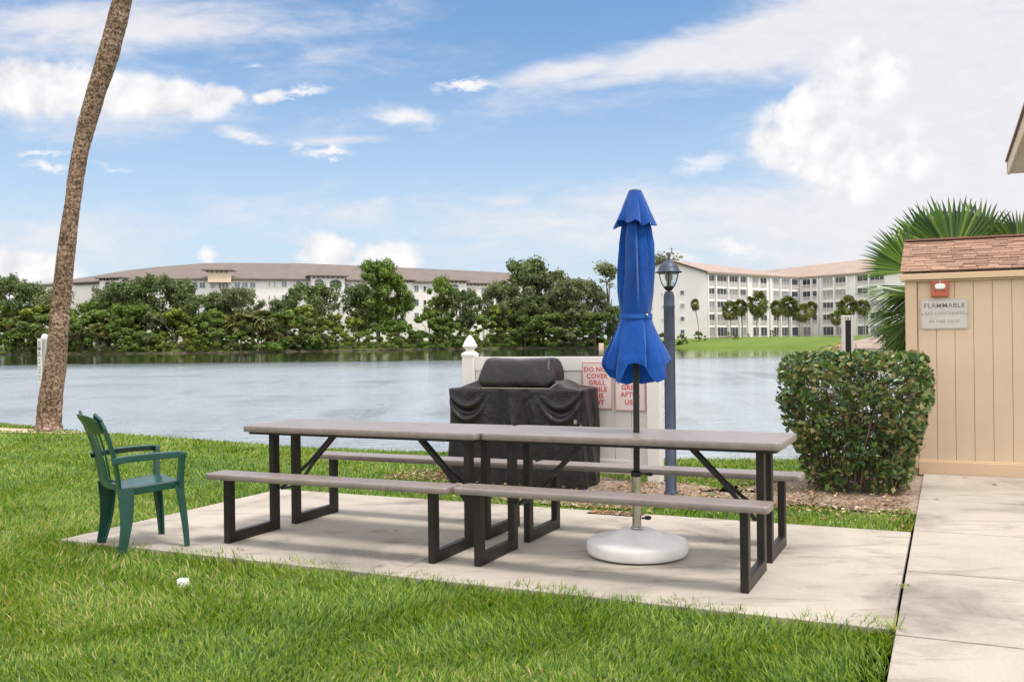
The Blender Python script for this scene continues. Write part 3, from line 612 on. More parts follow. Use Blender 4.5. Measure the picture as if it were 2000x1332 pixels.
# umbrella
um = empty('patio_umbrella', (UX, UY, Z0+.16), 0, 'closed blue canvas patio umbrella tied with a strap', 'umbrella')
um.rotation_euler = (0, math.radians(.35), 0)
zo = -(Z0+.16)
mb = MB(); mb.tube([(0, 0, .02), (0, 0, 2.20+zo)], .0195, 20); mb.build('pole', M['black_metal'], um)
mb = MB(); mb.lathe([(0, 2.195+zo), (.040, 2.198+zo), (.042, 2.215+zo), (.034, 2.228+zo), (.012, 2.233+zo), (0, 2.236+zo)], n=24); mb.build('finial', M['lamp_metal'], um)
def saw(q):
    q = q % 1.
    return (q/.86)**.75 if q < .86 else 1-(q-.86)/.14
def crease(t, k, sh):     # 0..1 sharp folds
    return abs(math.sin(k*t*.5+sh))
def canopy():
    n, m = 360, 90; vs = []; fs = []
    zt, Zs = 2.035, 1.459
    HT = [-180, -160, -145, -133, -124, -112, -95, -80, -66, -56, -47, -32, -18, 0, 18, 35, 50, 75, 90, 110, 130, 150, 165, 180]
    HZ = [1.185, 1.16, 1.12, 1.045, 1.065, 1.165, 1.175, 1.16, 1.13, 1.08, 1.055, 1.075, 1.14, 1.19, 1.15, 1.07, 1.05, 1.035, 1.05, 1.03, 1.05, 1.08, 1.15, 1.185]
    for j in range(m+1):
        s = j/m
        for i in range(n):
            th = 2*PI*i/n
            hem = float(np.interp(math.degrees(th) if th < PI else math.degrees(th)-360, HT, HZ))
            z = zt+(hem-zt)*s
            R = float(np.interp(z, [1.03, 1.10, 1.19, 1.26, 1.34, 1.42, 1.459, 1.50, 1.60, 1.75, 1.90, 2.0, 2.04],
                                [.188, .185, .180, .158, .128, .100, .090, .096, .108, .112, .105, .088, .078]))
            up = max(0., min(1., (z-1.47)/.25)); dn = max(0., min(1., (1.45-z)/.22))
            f1 = .66+.34*saw(8*(th+.22*math.sin(2*th+1))/(2*PI)+.10*z+.10*math.sin(z*5)); f2 = 1+.07*math.sin(3*th+z*4.)+.05*math.sin(5*th-2+z*3)
            g1 = .72+.30*saw(7*(th+.25*math.sin(2*th+.5))/(2*PI)+.15*z+.4); g2 = 1+.10*math.cos(2*th)+.04*math.sin(5*th+z*6)
            k = (1-up-dn)*.97+up*f1*f2+dn*g1*g2 if up+dn < 1 else (up*f1*f2+dn*g1*g2)/(up+dn)
            tw = .12*math.sin(z*5)
            r = R*k*1.05
            vs.append((r*math.cos(th+tw), r*math.sin(th+tw)*.95, z+zo))
    for j in range(m):
        for i in range(n): fs.append((j*n+i, j*n+(i+1) % n, (j+1)*n+(i+1) % n, (j+1)*n+i))
    # inner folded layer seen from below
    b = len(vs)
    for j in range(0):
        s = j/19
        for i in range(n):
            th = 2*PI*i/n; z = 1.40+(1.13-.03*crease(th, 6, .2)-1.40)*s
            r = (.05+.085*s)*(.62+.38*crease(th, 7, .2+s*.3))
            vs.append((r*math.cos(th), r*math.sin(th), z+zo))
    for j in range(0):
        for i in range(n): fs.append((b+j*n+i, b+j*n+(i+1) % n, b+(j+1)*n+(i+1) % n, b+(j+1)*n+i))
    mb = MB(); mb.add(vs, fs, 0, True); return mb
mb = canopy(); mb.build('canopy', M['canvas'], um)
n, m = 160, 26; vs = []; fs = []
for j in range(m+1):
    s = j/m
    for i in range(n):
        th = 2*PI*i/n; c = crease(th, 8, .2+.25*s)
        hem = 2.008+.022*(1-c)+.010*math.sin(2*th); z = 2.222+(hem-2.222)*s
        r = (.040+.105*s**1.05)*(1-.34*s*(1-saw(6*th/(2*PI)+.3)))*(1+.05*math.sin(3*th+1)*s)
        vs.append((r*math.cos(th), r*math.sin(th), z+zo))
for j in range(m):
    for i in range(n): fs.append((j*n+i, j*n+(i+1) % n, (j+1)*n+(i+1) % n, (j+1)*n+i))
mb = MB(); mb.add(vs, fs, 0, True); mb.build('vent_flap', M['canvas'], um)
mb = MB()
pts = [(.0975*math.cos(a)*1.02, .0935*math.sin(a)*1.02, 1.459+zo+.004*math.sin(a)) for a in np.linspace(0, 2*PI, 49)]
for a, b in zip(pts[:-1], pts[1:]): mb.bar(a, b, .004, .026)
mb.build('strap', M['fabric_tie'], um)
mb = MB(); mb.lathe([(0, -.008), (.008, -.005), (.009, 0), (.008, .005), (0, .008)], c=(.055, -.088, 1.462+zo), n=12); mb.build('snap_button', M['steel'], um)
# ------------------------------------------------------------------ green plastic chair
CH = math.radians(38)
F1 = Vector((-2.14, 6.22)); F2 = Vector((-2.45, 6.61)); cc = (F1+F2)/2
ch = empty('plastic_chair', (cc.x, cc.y, Z0), CH, 'dark green moulded plastic armchair standing at the left end of the patio', 'chair')
# local: x forward, y to the chair's left (far side), front feet at x = 0
def leg(name, top, bot, wt, wb, bow=0.):
    mb = MB(); top = Vector(top); bot = Vector(bot); N = 10; vs = []; fs = []
    for k in range(N+1):
        t = k/N; p = top.lerp(bot, t); p.x += bow*math.sin(t*PI)
        w = wt[0]+(wb[0]-wt[0])*t; d = wt[1]+(wb[1]-wt[1])*t
        sgn = 1 if p.y > 0 else -1
        # L-shaped moulded leg
        vs += [(p.x-w/2, p.y+sgn*d/2, p.z), (p.x+w/2, p.y+sgn*d/2, p.z), (p.x+w/2, p.y-sgn*d/2, p.z), (p.x+w/2-.012, p.y-sgn*d/2, p.z), (p.x+w/2-.016, p.y+sgn*(d/2-.010), p.z), (p.x-w/2, p.y+sgn*(d/2-.010), p.z)]
    for k in range(N):
        for i in range(6): fs.append((k*6+i, k*6+(i+1) % 6, (k+1)*6+(i+1) % 6, (k+1)*6+i))
    mb.add(vs, fs); mb.add(vs[:6], [(0, 1, 2, 3, 4, 5)]); mb.add(vs[-6:], [(5, 4, 3, 2, 1, 0)])
    return mb.build(name, M['chair'], ch, bevel=.003, fix=True)
for s in (-1, 1):
    leg('leg', (-.045, s*.225, .40), (.0, s*.25, 0), (.055, .06), (.034, .036), .006)
    leg('leg', (-.372, s*.197, .412), (-.405, s*.225, 0), (.105, .055), (.05, .045), .018)
def surf(name, fn, nu, nv, th, mat, closed=False):
    """a moulded shell from fn(u, v) -> point, thickness th"""
    vs = [tuple(fn(i/nu, j/nv)) for j in range(nv+1) for i in range(nu+1)]
    fs = [(j*(nu+1)+i, j*(nu+1)+i+1, (j+1)*(nu+1)+i+1, (j+1)*(nu+1)+i) for j in range(nv) for i in range(nu)]
    mb = MB(); mb.add(vs, fs, 0, True); o = mb.build(name, mat, ch)
    so = o.modifiers.new('shell', 'SOLIDIFY'); so.thickness = th; so.offset = 0
    b = o.modifiers.new('bevel', 'BEVEL'); b.width = .002; b.segments = 2; b.limit_method = 'ANGLE'
    return o
def seat(u, v):
    w = .225-.03*u                               # narrower at the rear
    x = .0-.41*u; y = (v-.5)*2*w
    z = .432-.035*u-.012*math.sin(PI*u)*math.cos((v-.5)*PI)
    lip = max(0, abs(v-.5)*2-.86)/.14; z -= .028*lip**2
    if u < .12: z -= .022*((.12-u)/.12)**2
    return (x, y, z)
surf('seat', seat, 24, 24, .006, M['chair'])
mb = MB()
for s in (-1, 1): mb.bar((-.02, s*.222, .405), (-.40, s*.196, .375), .007, .045)
mb.bar((-.006, -.22, .40), (-.006, .22, .40), .007, .035); mb.build('apron', M['chair'], ch, bevel=.002)
def backp(t, y):     # back surface: t 0 (seat) .. 1 (top)
    x = -.395-.055*t-.075*t*t; z = .39+.475*t
    return Vector((x+.05*(1-(y/.23)**2)*-1*.5, y, z))
def wid(t): return .192+.030*math.sin(t*PI*.62)
bk = None
mb = MB()
for s in (-1, 1):
    pts = [backp(t, s*wid(t)*(1 if t < .88 else 1-.25*((t-.88)/.12)**2)) for t in np.linspace(0, 1, 14)]
    for a, b in zip(pts[:-1], pts[1:]):
        d = (b-a).normalized(); mb.bar(a-d*.004, b+d*.004, .060, .018, up=(1, 0, .1))
mbv = MB()
vs = []; fs = []
nu, nv = 20, 6
for j in range(nv+1):
    for i in range(nu+1):
        q = (i/nu-.5)*2; lo_t = .80+.045*(1-q*q)*-1; t = lo_t+(1.02-.06*q**4-lo_t)*j/nv
        p = backp(min(t, 1.03), q*wid(.9)*.98); p.x += -.018*j/nv; vs.append(tuple(p))
fs = [(j*(nu+1)+i, j*(nu+1)+i+1, (j+1)*(nu+1)+i+1, (j+1)*(nu+1)+i) for j in range(nv) for i in range(nu)]
n0 = len(vs); vs2 = vs+[(x-.010, y, z) for x, y, z in vs]
bd = [i for i in range(nu+1)]+[(j*(nu+1)+nu) for j in range(1, nv+1)]+[nv*(nu+1)+i for i in range(nu-1, -1, -1)]+[j*(nu+1) for j in range(nv-1, 0, -1)]
f2 = fs+[tuple(reversed([i+n0 for i in f])) for f in fs]+[(bd[k], bd[(k+1) % len(bd)], bd[(k+1) % len(bd)]+n0, bd[k]+n0) for k in range(len(bd))]
mb.add(vs2, f2, 0, True)
for q in (-.66, -.22, .22, .66):     # fanned slats
    pts = [backp(t, q*(.10+.105*t)+(0 if t < .05 else 0)) for t in np.linspace(.02, .82, 9)]
    for a, b in zip(pts[:-1], pts[1:]):
        d = (b-a).normalized(); mb.bar(a-d*.003, b+d*.003, .030, .008, up=(1, 0, .1))
pts = [backp(.05, y) for y in np.linspace(-.19, .19, 9)]
for a, b in zip(pts[:-1], pts[1:]): mb.bar(a, b, .012, .04)
mb.build('backrest', M['chair'], ch, bevel=.002, fix=True)
for s in (-1, 1):
    mb = MB()
    ys = s*.262
    pts = [(-.455, s*.225, .600), (-.36, s*.245, .612), (-.20, ys, .618), (-.06, ys, .618), (-.01, ys, .610)]
    for a, b in zip(pts[:-1], pts[1:]):
        a = Vector(a); b = Vector(b); d = (b-a).normalized(); mb.bar(a-d*.006, b+d*.006, .052, .012)
        mb.bar(a-d*.004+Vector((0, s*.023, -.018)), b+d*.004+Vector((0, s*.023, -.018)), .007, .034)
    mb.bar((-.025, ys, .612), (-.035, s*.235, .39), .062, .030, up=(1, 0, 0)); 
    mb.build('armrest', M['chair'], ch, bevel=.004)
# ------------------------------------------------------------------ covered grill
gfr = at(1137, 955, z=-.01); 
gu, gv = Lc(gfr.x, gfr.y)
GW, GD = 1.345, .50
gc = W(gu-GW/2, gv+GD/2)
gr = empty('covered_grill', (gc.x, gc.y, -.015), AR, 'large gas grill under a black vinyl cover in front of the white fence panel', 'grill')
def skirt():
    per = []; N = 260
    hx, hy, rc = GW/2, GD/2, .05
    # perimeter points of a rounded rectangle
    segs = [((hx-rc, -hy), (-hx+rc, -hy)), ((-hx, -hy+rc), (-hx, hy-rc)), ((-hx+rc, hy), (hx-rc, hy)), ((hx, hy-rc), (hx, -hy+rc))]
    cen = [(-hx+rc, -hy+rc, 1.5*PI, PI), (-hx+rc, hy-rc, PI, PI/2), (hx-rc, hy-rc, PI/2, 0), (hx-rc, -hy+rc, 0, -PI/2)]
    for (a, b), (cx_, cy_, a0, a1) in zip(segs, cen):
        L = math.dist(a, b); k = max(2, int(L/.016))
        for i in range(k): per.append((a[0]+(b[0]-a[0])*i/k, a[1]+(b[1]-a[1])*i/k))
        for i in range(8): t = a0+(a1-a0)*i/8; per.append((cx_+rc*math.cos(t), cy_+rc*math.sin(t)))
    n = len(per); vs = []; m = 60
    hz = .885
    for j in range(m+1):
        t = j/m
        for (x, y) in per:
            nx_, ny_ = x/hx, y/hy
            # vertical wall up to the shelf edge, then the top drawn in towards the hood
            if t < .72:
                z = t/.72*hz; k = 1.
                fl = 1+.028*(1-z/hz)**2
                X, Y = x*fl, y*fl*1.02
                # drape folds
                fold = .016*math.sin(x*17+2*math.sin(x*5))*min(1, (1-z/hz)*1.6+.12)+.010*math.sin(x*41+1.3)*(1-z/hz)
                sw = 0
                for cx_, sg in ((-.47, 1), (.47, -1)):      # swags hanging from the side shelves
                    dd = abs(x-cx_)
                    if y < 0 and dd < .24:
                        arc = .30+1.55*(dd)**2*2.2; q = (hz-z)-(.34-arc+.14)
                        e = (1-(dd/.24)**2)
                        sw += .034*math.exp(-(((z-(.60+dd*dd*4.2))/.030)**2))*e+.026*math.exp(-(((z-(.715+dd*dd*3.0))/.026)**2))*e-.03*math.exp(-(((z-(.665+dd*dd*3.6))/.035)**2))*e
                cent = 0
                if y < 0 and abs(x) < .30: cent = .020*math.cos(x*26)*math.exp(-((z-.45)/.5)**2)+.018*math.exp(-((x-.02)/.03)**2)*math.exp(-((z-.52)/.12)**2)
                Y += (-1 if y < 0 else 1)*(fold*.8+sw+cent)*(.3+.7*abs(ny_)); X += (1 if x > 0 else -1)*(.012*math.sin(y*23+z*6))*(abs(nx_)**6)
                cin = 1-.05*math.exp(-((z-.75)/.10)**2)*0
            else:
                q = (t-.72)/.28
                tx = .36+.02*math.sin(y*9); 
                kx = 1-q*(1-tx/hx) if abs(x) > tx else 1
                sc = 1-q*.38
                X = x*(1-q*(1-.60)); Y = y*(1-q*.30)
                sag = -.022*math.sin(q*PI)*(abs(nx_)**2)
                z = hz+.010*math.sin(q*PI*.5)+q*.065*(1 if abs(nx_) > 0 else 1)+sag+.008*math.sin(x*22+q*5)*math.sin(q*PI)
                if q < .08: z = hz-.0+.02*q
            vs.append((X, Y, max(.004, z+(0 if j else 0)+.012*(math.sin(x*6)) * (1 if j == 0 else 0))))
    fs = [(j*n+i, j*n+(i+1) % n, (j+1)*n+(i+1) % n, (j+1)*n+i) for j in range(m) for i in range(n)]
    mb = MB(); mb.add(vs, fs, 0, True); mb.add(vs[-n:], [tuple(range(n))]); return mb
skirt().build('skirt_cover', M['cover'], gr, fix=True)
# hood section: lofted from a profile; ends pulled in
hl, hr = -.375, .395
prof = [(-.225, .885), (-.250, .915), (-.262, .945), (-.215, 1.08), (-.165, 1.155), (-.12, 1.172), (.05, 1.172), (.12, 1.15), (.16, 1.05), (.17, .90)]
secs = []; N = 40
for i in range(N+1):
    t = i/N; x = hl+(hr-hl)*t; e = min(t, 1-t)*N/4.; e = min(1, e)
    ins = (1-math.sqrt(max(0, 1-(1-e)**2)))
    row = []
    for k, (y, z) in enumerate(prof):
        cy, cz_ = -.03, 1.0
        w = .010*math.sin(x*13+k*.9)+.006*math.sin(x*31+k*2.)
        zz = z-(.0 if k in (0, 9) else .02*ins*(1 if z > 1 else -1)); xx = x
        if e < 1:
            fz = (z-.945)/.23
            xx = x+(1 if t < .5 else -1)*(.055*max(0, fz)+.045*max(0, -fz*4))*(1-e)
        row.append((xx, y*(1-.16*ins)+w*.55, zz+w*.35-.012*math.sin(t*PI)*(1 if k in (4, 5, 6) else 0)))
    secs.append(row)
P_ = len(prof); vs = [p for r in secs for p in r]
fs = [(i*P_+k, i*P_+(k+1), (i+1)*P_+k+1, (i+1)*P_+k) for i in range(N) for k in range(P_-1)]+[(i*P_+P_-1, i*P_, (i+1)*P_, (i+1)*P_+P_-1) for i in range(N)]
mb = MB(); mb.add(vs, fs, 0, True); mb.add(secs[0], [tuple(range(P_))]); mb.add(secs[-1], [tuple(reversed(range(P_)))])
o = mb.build('hood_cover', M['cover'], gr, fix=True); sb = o.modifiers.new('s', 'SUBSURF'); sb.levels = 1; sb.render_levels = 1
mb = MB(); mb.bar((-.31, -.252, .893), (.37, -.252, .893), .004, .007); mb.bar((.37, -.252, .893), (.425, -.19, .945), .004, .007); mb.bar((.425, -.19, .945), (.43, .12, .955), .004, .007); mb.build('lid_rim', M['steel'], gr)
mb = MB()
for k, (a, b) in enumerate([((0, 0, 0), (.03, -.03, -.05)), ((0, 0, 0), (.055, -.01, -.065)), ((.005, 0, 0), (.02, -.02, -.085))]):
    mb.bar(Vector((.645, -.23, .595))+Vector(a), Vector((.645, -.23, .595))+Vector(b), .018, .004)
mb.bar((.60, -.262, .585), (.665, -.255, .60), .012, .04); mb.build('tie_strap', M['black_metal'], gr)
mb = MB(); mb.box((.622, -.268, .60), (.028, .006, .035)); mb.build('buckle', M['steel'], gr, bevel=.002)
# ------------------------------------------------------------------ white fence panel
FR = at(1281, 943, z=-.02); fu, fv = Lc(FR.x, FR.y)
fv = max(fv, gv+GD+.10)
FLn = 1.92
fc = W(fu-FLn/2, fv); fe = empty('vinyl_fence', (fc.x, fc.y, 0), AR, 'white vinyl fence panel with pointed post caps behind the covered grill', 'fence')
PW = .125
for s in (-1, 1):
    mb = MB(); x = s*FLn/2
    mb.box((x, 0, .57), (PW, PW, 1.18)); po = mb.build('post', M['vinyl'], fe, bevel=.006)
    mb = MB(); r2_ = math.sqrt(2)*PW/2
    pr = [(r2_+.006, 1.16), (r2_+.006, 1.185), (r2_*.80, 1.200), (r2_*.56, 1.212), (r2_*.50, 1.225), (r2_*.62, 1.236), (r2_*.86, 1.250), (r2_*.90, 1.262), (r2_*.62, 1.315), (r2_*.30, 1.355), (r2_*.12, 1.372), (0.001, 1.376)]
    mb.lathe(pr, c=(x, 0, 0), n=4, ph=PI/4, smooth=False); mb.build('post_cap', M['vinyl'], po, bevel=.003)
mb = MB(); mb.box((0, 0, 1.085), (FLn-PW-.002, .045, .135)); mb.build('rail', M['vinyl'], fe, bevel=.004)
mb = MB(); mb.box((0, 0, .115), (FLn-PW-.002, .045, .13)); mb.build('rail', M['vinyl'], fe, bevel=.004)
mb = MB(); nb = 11; wv_ = (FLn-PW)/nb
for k in range(nb): mb.box((-(FLn-PW)/2+(k+.5)*wv_, 0, .6), (wv_-.004, .022, .838))
mb.build('panel', M['vinyl'], fe, bevel=.002)
def text(body, size, loc, parent, mat, name='lettering', ext=.0008, space=1.05, bold=0., rot=(PI/2, 0, 0)):
    cu = bpy.data.curves.new(name, 'FONT'); cu.body = body; cu.size = size; cu.align_x = 'CENTER'; cu.align_y = 'CENTER'; cu.extrude = ext; cu.space_character = space; cu.offset = bold
    cu.resolution_u = 3; cu.materials.append(mat); o = bpy.data.objects.new(name, cu); COL.objects.link(o); o.location = loc; o.rotation_euler = rot; o.parent = parent; return o
def ray_plane(px, py, v):
    """distance along the view direction at which the patio-frame plane v is met"""
    d = at(px, py, 1.)-Vector((0, 0, HC)); a0 = Lc(0., 0.)[1]; a1 = Lc(d.x, d.y)[1]
    t = (v-a0)/(a1-a0); p = Vector((0, 0, HC))+d*t; return p
def fence_sign(px0, px1, py0, py1, lines, lab, rows, ts):
    a = ray_plane(px0, py0, fv-.035); b = ray_plane(px1, py1, fv-.035)
    ua, _ = Lc(a.x, a.y); ub_, _ = Lc(b.x, b.y); w = ub_-ua; h = a.z-b.z; c = W((ua+ub_)/2, fv-.0335)
    e = empty('warning_sign', (c.x, c.y, (a.z+b.z)/2), AR, lab, 'sign', 'red lettered signs on the vinyl fence')
    mb = MB(); mb.box((0, 0, 0), (w, .003, h)); mb.build('plate', M['pink_plate'], e)
    mb = MB(); q = .0035
    for s in (-1, 1): mb.box((s*(w/2-.006), -.0025, 0), (q, .002, h-.012+q)); mb.box((0, -.0024, s*(h/2-.006)), (w-.012, .002, q))
    mb.build('border', M['sign_ink'], e)
    for ln, py in zip(lines, rows):
        p = ray_plane((px0+px1)/2, py, fv-.035); text(ln, ts, (0, -.0022, p.z-(a.z+b.z)/2), e, M['sign_ink'], bold=.0016)
fence_sign(1137, 1196, 707, 799, ['DO NOT', 'COVER', 'GRILL', 'WHILE', 'IT IS', 'HOT'], 'white sign with red letters telling DO NOT COVER GRILL, left on the fence', [722, 735, 747.5, 760.5, 773, 786], .063)
fence_sign(1201, 1261, 712, 803, ['PLEASE', 'CLEAN', 'GRILL', 'AFTER', 'USE'], 'white sign with red letters reading AFTER USE, right one behind the umbrella pole', [728, 742.5, 757, 771, 786], .064)
# ------------------------------------------------------------------ lamp post
LPp = at(1310.5, 965, z=0.); LY = LPp.y
lp = empty('lamp_post', (LPp.x+.002, LY, 0), math.radians(20), 'slate blue lamp post with a small carriage lantern right of the umbrella', 'lamp post')
def zy(py, px=1310): return at(px, py, LY).z
kx = LY/F
mb = MB(); mb.lathe([(.058, 0), (.058, .02), (.047, .03), (.0465, zy(640)), (.0465, zy(602)), (.0495, zy(600)), (.0495, zy(597)), (.0455, zy(595)), (.0455, zy(580)), (.040, zy(573)), (.028, zy(569))], n=28); mb.build('pole', M['lamp_metal'], lp)
la = None
zc0, zc1, zr = zy(567), zy(562), zy(532.5)
mb = MB(); mb.lathe([(.001, zc0-.01), (.030, zc0), (.044, zc1-.004), (.052, zc1+.004), (.050, zc1+.012), (.001, zc1+.012)], n=6, smooth=False); hd = mb.build('lantern_base', M['black_metal'], lp, fix=True)
R0, R1 = .049, .094
mb = MB()
for k in range(6):
    a = 2*PI*k/6; d = Vector((math.cos(a), math.sin(a), 0)); mid = d*.080+Vector((0, 0, (zc1+zr)/2+.012))
    pts = [d*R0+Vector((0, 0, zc1+.008)), d*.070+Vector((0, 0, zc1+.042)), mid, d*R1+Vector((0, 0, zr))]
    mb.tube(pts, .0042, 6)
mb.lathe([(R1-.002, zr-.006), (R1+.004, zr-.006), (R1+.004, zr+.002)], n=6); mb.build('cage', M['black_metal'], lp)
mb = MB(); mb.lathe([(R0-.004, zc1+.010), (.066, zc1+.042), (.076, (zc1+zr)/2+.012), (R1-.006, zr-.001)], n=6, smooth=False); mb.build('glass', M['lamp_glass'], lp)
mb = MB(); mb.lathe([(.016, zc1+.012), (.016, zc1+.05), (.028, zc1+.075), (.030, zc1+.10), (.018, zc1+.125), (.001, zc1+.13)], n=16); mb.build('bulb', M['clear_white'], lp)
mb = MB(); mb.lathe([(.002, zr+.001), (.112, zr-.002), (.116, zr+.003), (.092, zr+.014), (.084, zr+.040), (.068, zr+.066), (.045, zr+.088), (.018, zr+.103), (.008, zr+.106), (.008, zr+.112), (.012, zr+.120), (.008, zr+.128), (.0065, zr+.135), (.0075, zr+.165), (.003, zr+.172), (.0005, zr+.173)], n=30); mb.build('roof', M['lamp_metal'], lp, fix=True)
# ------------------------------------------------------------------ sprinkler
sp_ = at(357, 1124, z=.03); se = empty('sprinkler_head', (sp_.x, sp_.y, -.018), 0, 'small round white sprinkler head sunk in the front lawn', 'sprinkler')
mb = MB(); mb.lathe([(.030, -.02), (.033, .022), (.030, .030), (.023, .030), (.021, .018), (.001, .016)], n=24); mb.build('collar', M['clear_white'], se)
mb = MB(); mb.lathe([(.001, .018), (.010, .018), (.010, .026), (.001, .028)], n=20); mb.build('nozzle', M['white_plastic'], se)
# ================================================================== NEAR PLANTS, SHED, PALM
# ------------------------------------------------------------------ leaning palm
def px_path(rows, Y):
    return [at((a+b)/2, py, Y) for py, a, b in rows], [(b-a)/2*Y/F for py, a, b in rows]
PY = 15.27
rows = [(838, 68, 122), (828, 72, 118), (800, 74, 119), (760, 80, 123), (720, 87, 127.5), (680, 93, 130), (640, 97, 133.5), (580, 103, 137), (530, 108, 142), (480, 114.5, 147), (440, 120, 151), (400, 127, 156), (350, 133, 163), (300, 141, 171), (240, 153, 188), (180, 170, 206), (120, 188, 228), (60, 205, 244), (0, 221, 257)]
pts, rad = px_path(rows, PY)
pts = [Vector(p) for p in pts]; d = pts[-1]-pts[-2]
for k in range(1, 8): pts.append(pts[-1]+Vector((d.x*(1-.11*k), 0, abs(d.z)*1.0))); rad.append(max(.12, rad[-1]*.985))
base = pts[0].copy()
pal = empty('leaning_palm', base, 0, 'tall leaning palm trunk with blotchy brown bark on the left lawn', 'palm tree')
# resample and roughen
vs = []; fs = []; n = 48; dense = []
for a, b, r0, r1 in zip(pts[:-1], pts[1:], rad[:-1], rad[1:]):
    k = max(2, int((b-a).length/.035))
    for i in range(k): t = i/k; dense.append((a.lerp(b, t), r0+(r1-r0)*t))
dense.append((pts[-1], rad[-1]))
for i, (p, r) in enumerate(dense):
    for k in range(n):
        th = 2*PI*k/n; q = Vector((math.cos(th), math.sin(th), p.z*1.2))
        rr = r*(1+.045*mnoise.noise(q*2.2)+.03*mnoise.noise(Vector((math.cos(th)*7, math.sin(th)*7, p.z*9)))+.012*math.sin(p.z*45))
        vs.append((p.x-base.x+rr*math.cos(th), p.y-base.y+rr*math.sin(th), p.z-base.z))
m = len(dense)
fs = [(i*n+k, i*n+(k+1) % n, (i+1)*n+(k+1) % n, (i+1)*n+k) for i in range(m-1) for k in range(n)]
mb = MB(); mb.add(vs, fs, 0, True); mb.build('trunk', M['palm_bark'], pal)
def fan(mb, hub, dirv, up, R, nseg=36, spread=150, droop=.15, wid=.030, fold=.5, mi=0, rs=None, split=.55):
    """a costapalmate leaf: segments joined near the hub, split towards the tips"""
    rs = rs or random; d = Vector(dirv).normalized(); u = Vector(up); u = (u-d*u.dot(d)).normalized(); s = d.cross(u)
    for k in range(nseg):
        a = math.radians((k/(nseg-1)-.5)*spread*2*.5*1.0)*1.0
        a = math.radians((k/(nseg-1)-.5)*spread)
        L = R*(.80+.20*math.cos(a))*rs.uniform(.93, 1.04)
        dr = (d*math.cos(a)+s*math.sin(a)).normalized(); nrm = u
        da = math.radians(spread/(nseg-1)); w1 = split*L*math.tan(da/2)*1.18
        side = nrm.cross(dr).normalized()
        dp = droop*rs.uniform(.6, 1.5)
        p0 = hub; p1 = hub+dr*L*split+u*(-dp*L*.15); p2 = hub+dr*L*.80+u*(-dp*L*.38)+Vector((0, 0, -dp*L*.05)); p3 = hub+dr*L+u*(-dp*L*.65)+Vector((0, 0, -dp*L*.25))
        f = side*w1; g = u*w1*fold
        b = len(mb.v)
        mb.v += [tuple(p0), tuple(p1-f-g), tuple(p1+g*.6), tuple(p1+f-g), tuple(p2-f*.62-g*.4), tuple(p2+g*.4), tuple(p2+f*.62-g*.4), tuple(p3)]
        for q in ((0, 1, 2), (0, 2, 3), (1, 4, 5, 2), (2, 5, 6, 3), (4, 7, 5), (5, 7, 6)):
            mb.f.append(tuple(i+b for i in q)); mb.m.append(mi); mb.sm.append(False)
r = random.Random(3)
top = pts[-1]-base
for k in range(14):
    a = 2*PI*k/14+r.uniform(-.2, .2); e = r.uniform(-.3, 1.1); dv = Vector((math.cos(a)*math.cos(e), math.sin(a)*math.cos(e), math.sin(e)))
    mb = MB(); hub = top+dv*.75+Vector((0, 0, -.1)); mb.tube([top, hub], [.022, .012], 6, cap=False); fan(mb, hub, dv+Vector((0, 0, -.3)), (0, 0, 1), .9, 26, 150, .4, rs=r); mb.build('frond', M['fan_leaf'], pal)
# ------------------------------------------------------------------ white post sign behind the palm
SY = 16.6
s0 = at(88, 700, SY); sb_ = empty('signpost', (s0.x, SY, lawn_z(s0.x, SY)), 0, 'white post with a narrow notice board half hidden behind the palm trunk', 'sign')
zb = lawn_z(s0.x, SY)
mb = MB(); mb.lathe([(.055, -.1), (.055, 1.40-zb), (.062, 1.405-zb), (.066, 1.43-zb), (.060, 1.475-zb), (.04, 1.51-zb), (.0, 1.525-zb)], n=20); mb.build('post', M['white_plastic'], sb_, fix=True)
pl = empty('tmp', (0, 0, 0)); bpy.data.objects.remove(pl)
mb = MB(); mb.box((-.055, -.075, (.61+1.44)/2-zb), (.23, .012, .83), rz=math.radians(-48)); pb = mb.build('notice_board', M['white_plastic'], sb_, bevel=.003)
R48 = Matrix.Rotation(math.radians(-48), 3, 'Z')
mb = MB()
for k, (w, h, z) in enumerate([(.13, .022, 1.37), (.15, .018, 1.33), (.15, .06, 1.265), (.06, .045, 1.185), (.16, .018, 1.14), (.05, .02, 1.08), (.06, .03, 1.02), (.12, .012, .95), (.14, .012, .90), (.13, .012, .85), (.15, .012, .78), (.12, .012, .73)]):
    c = Vector((-.055, -.075, z-zb))+R48@Vector((0, -.0085, 0)); mb.box(c, (w, .002, h), rz=math.radians(-48))
mb.build('printing', M['dark_ink'], pb)
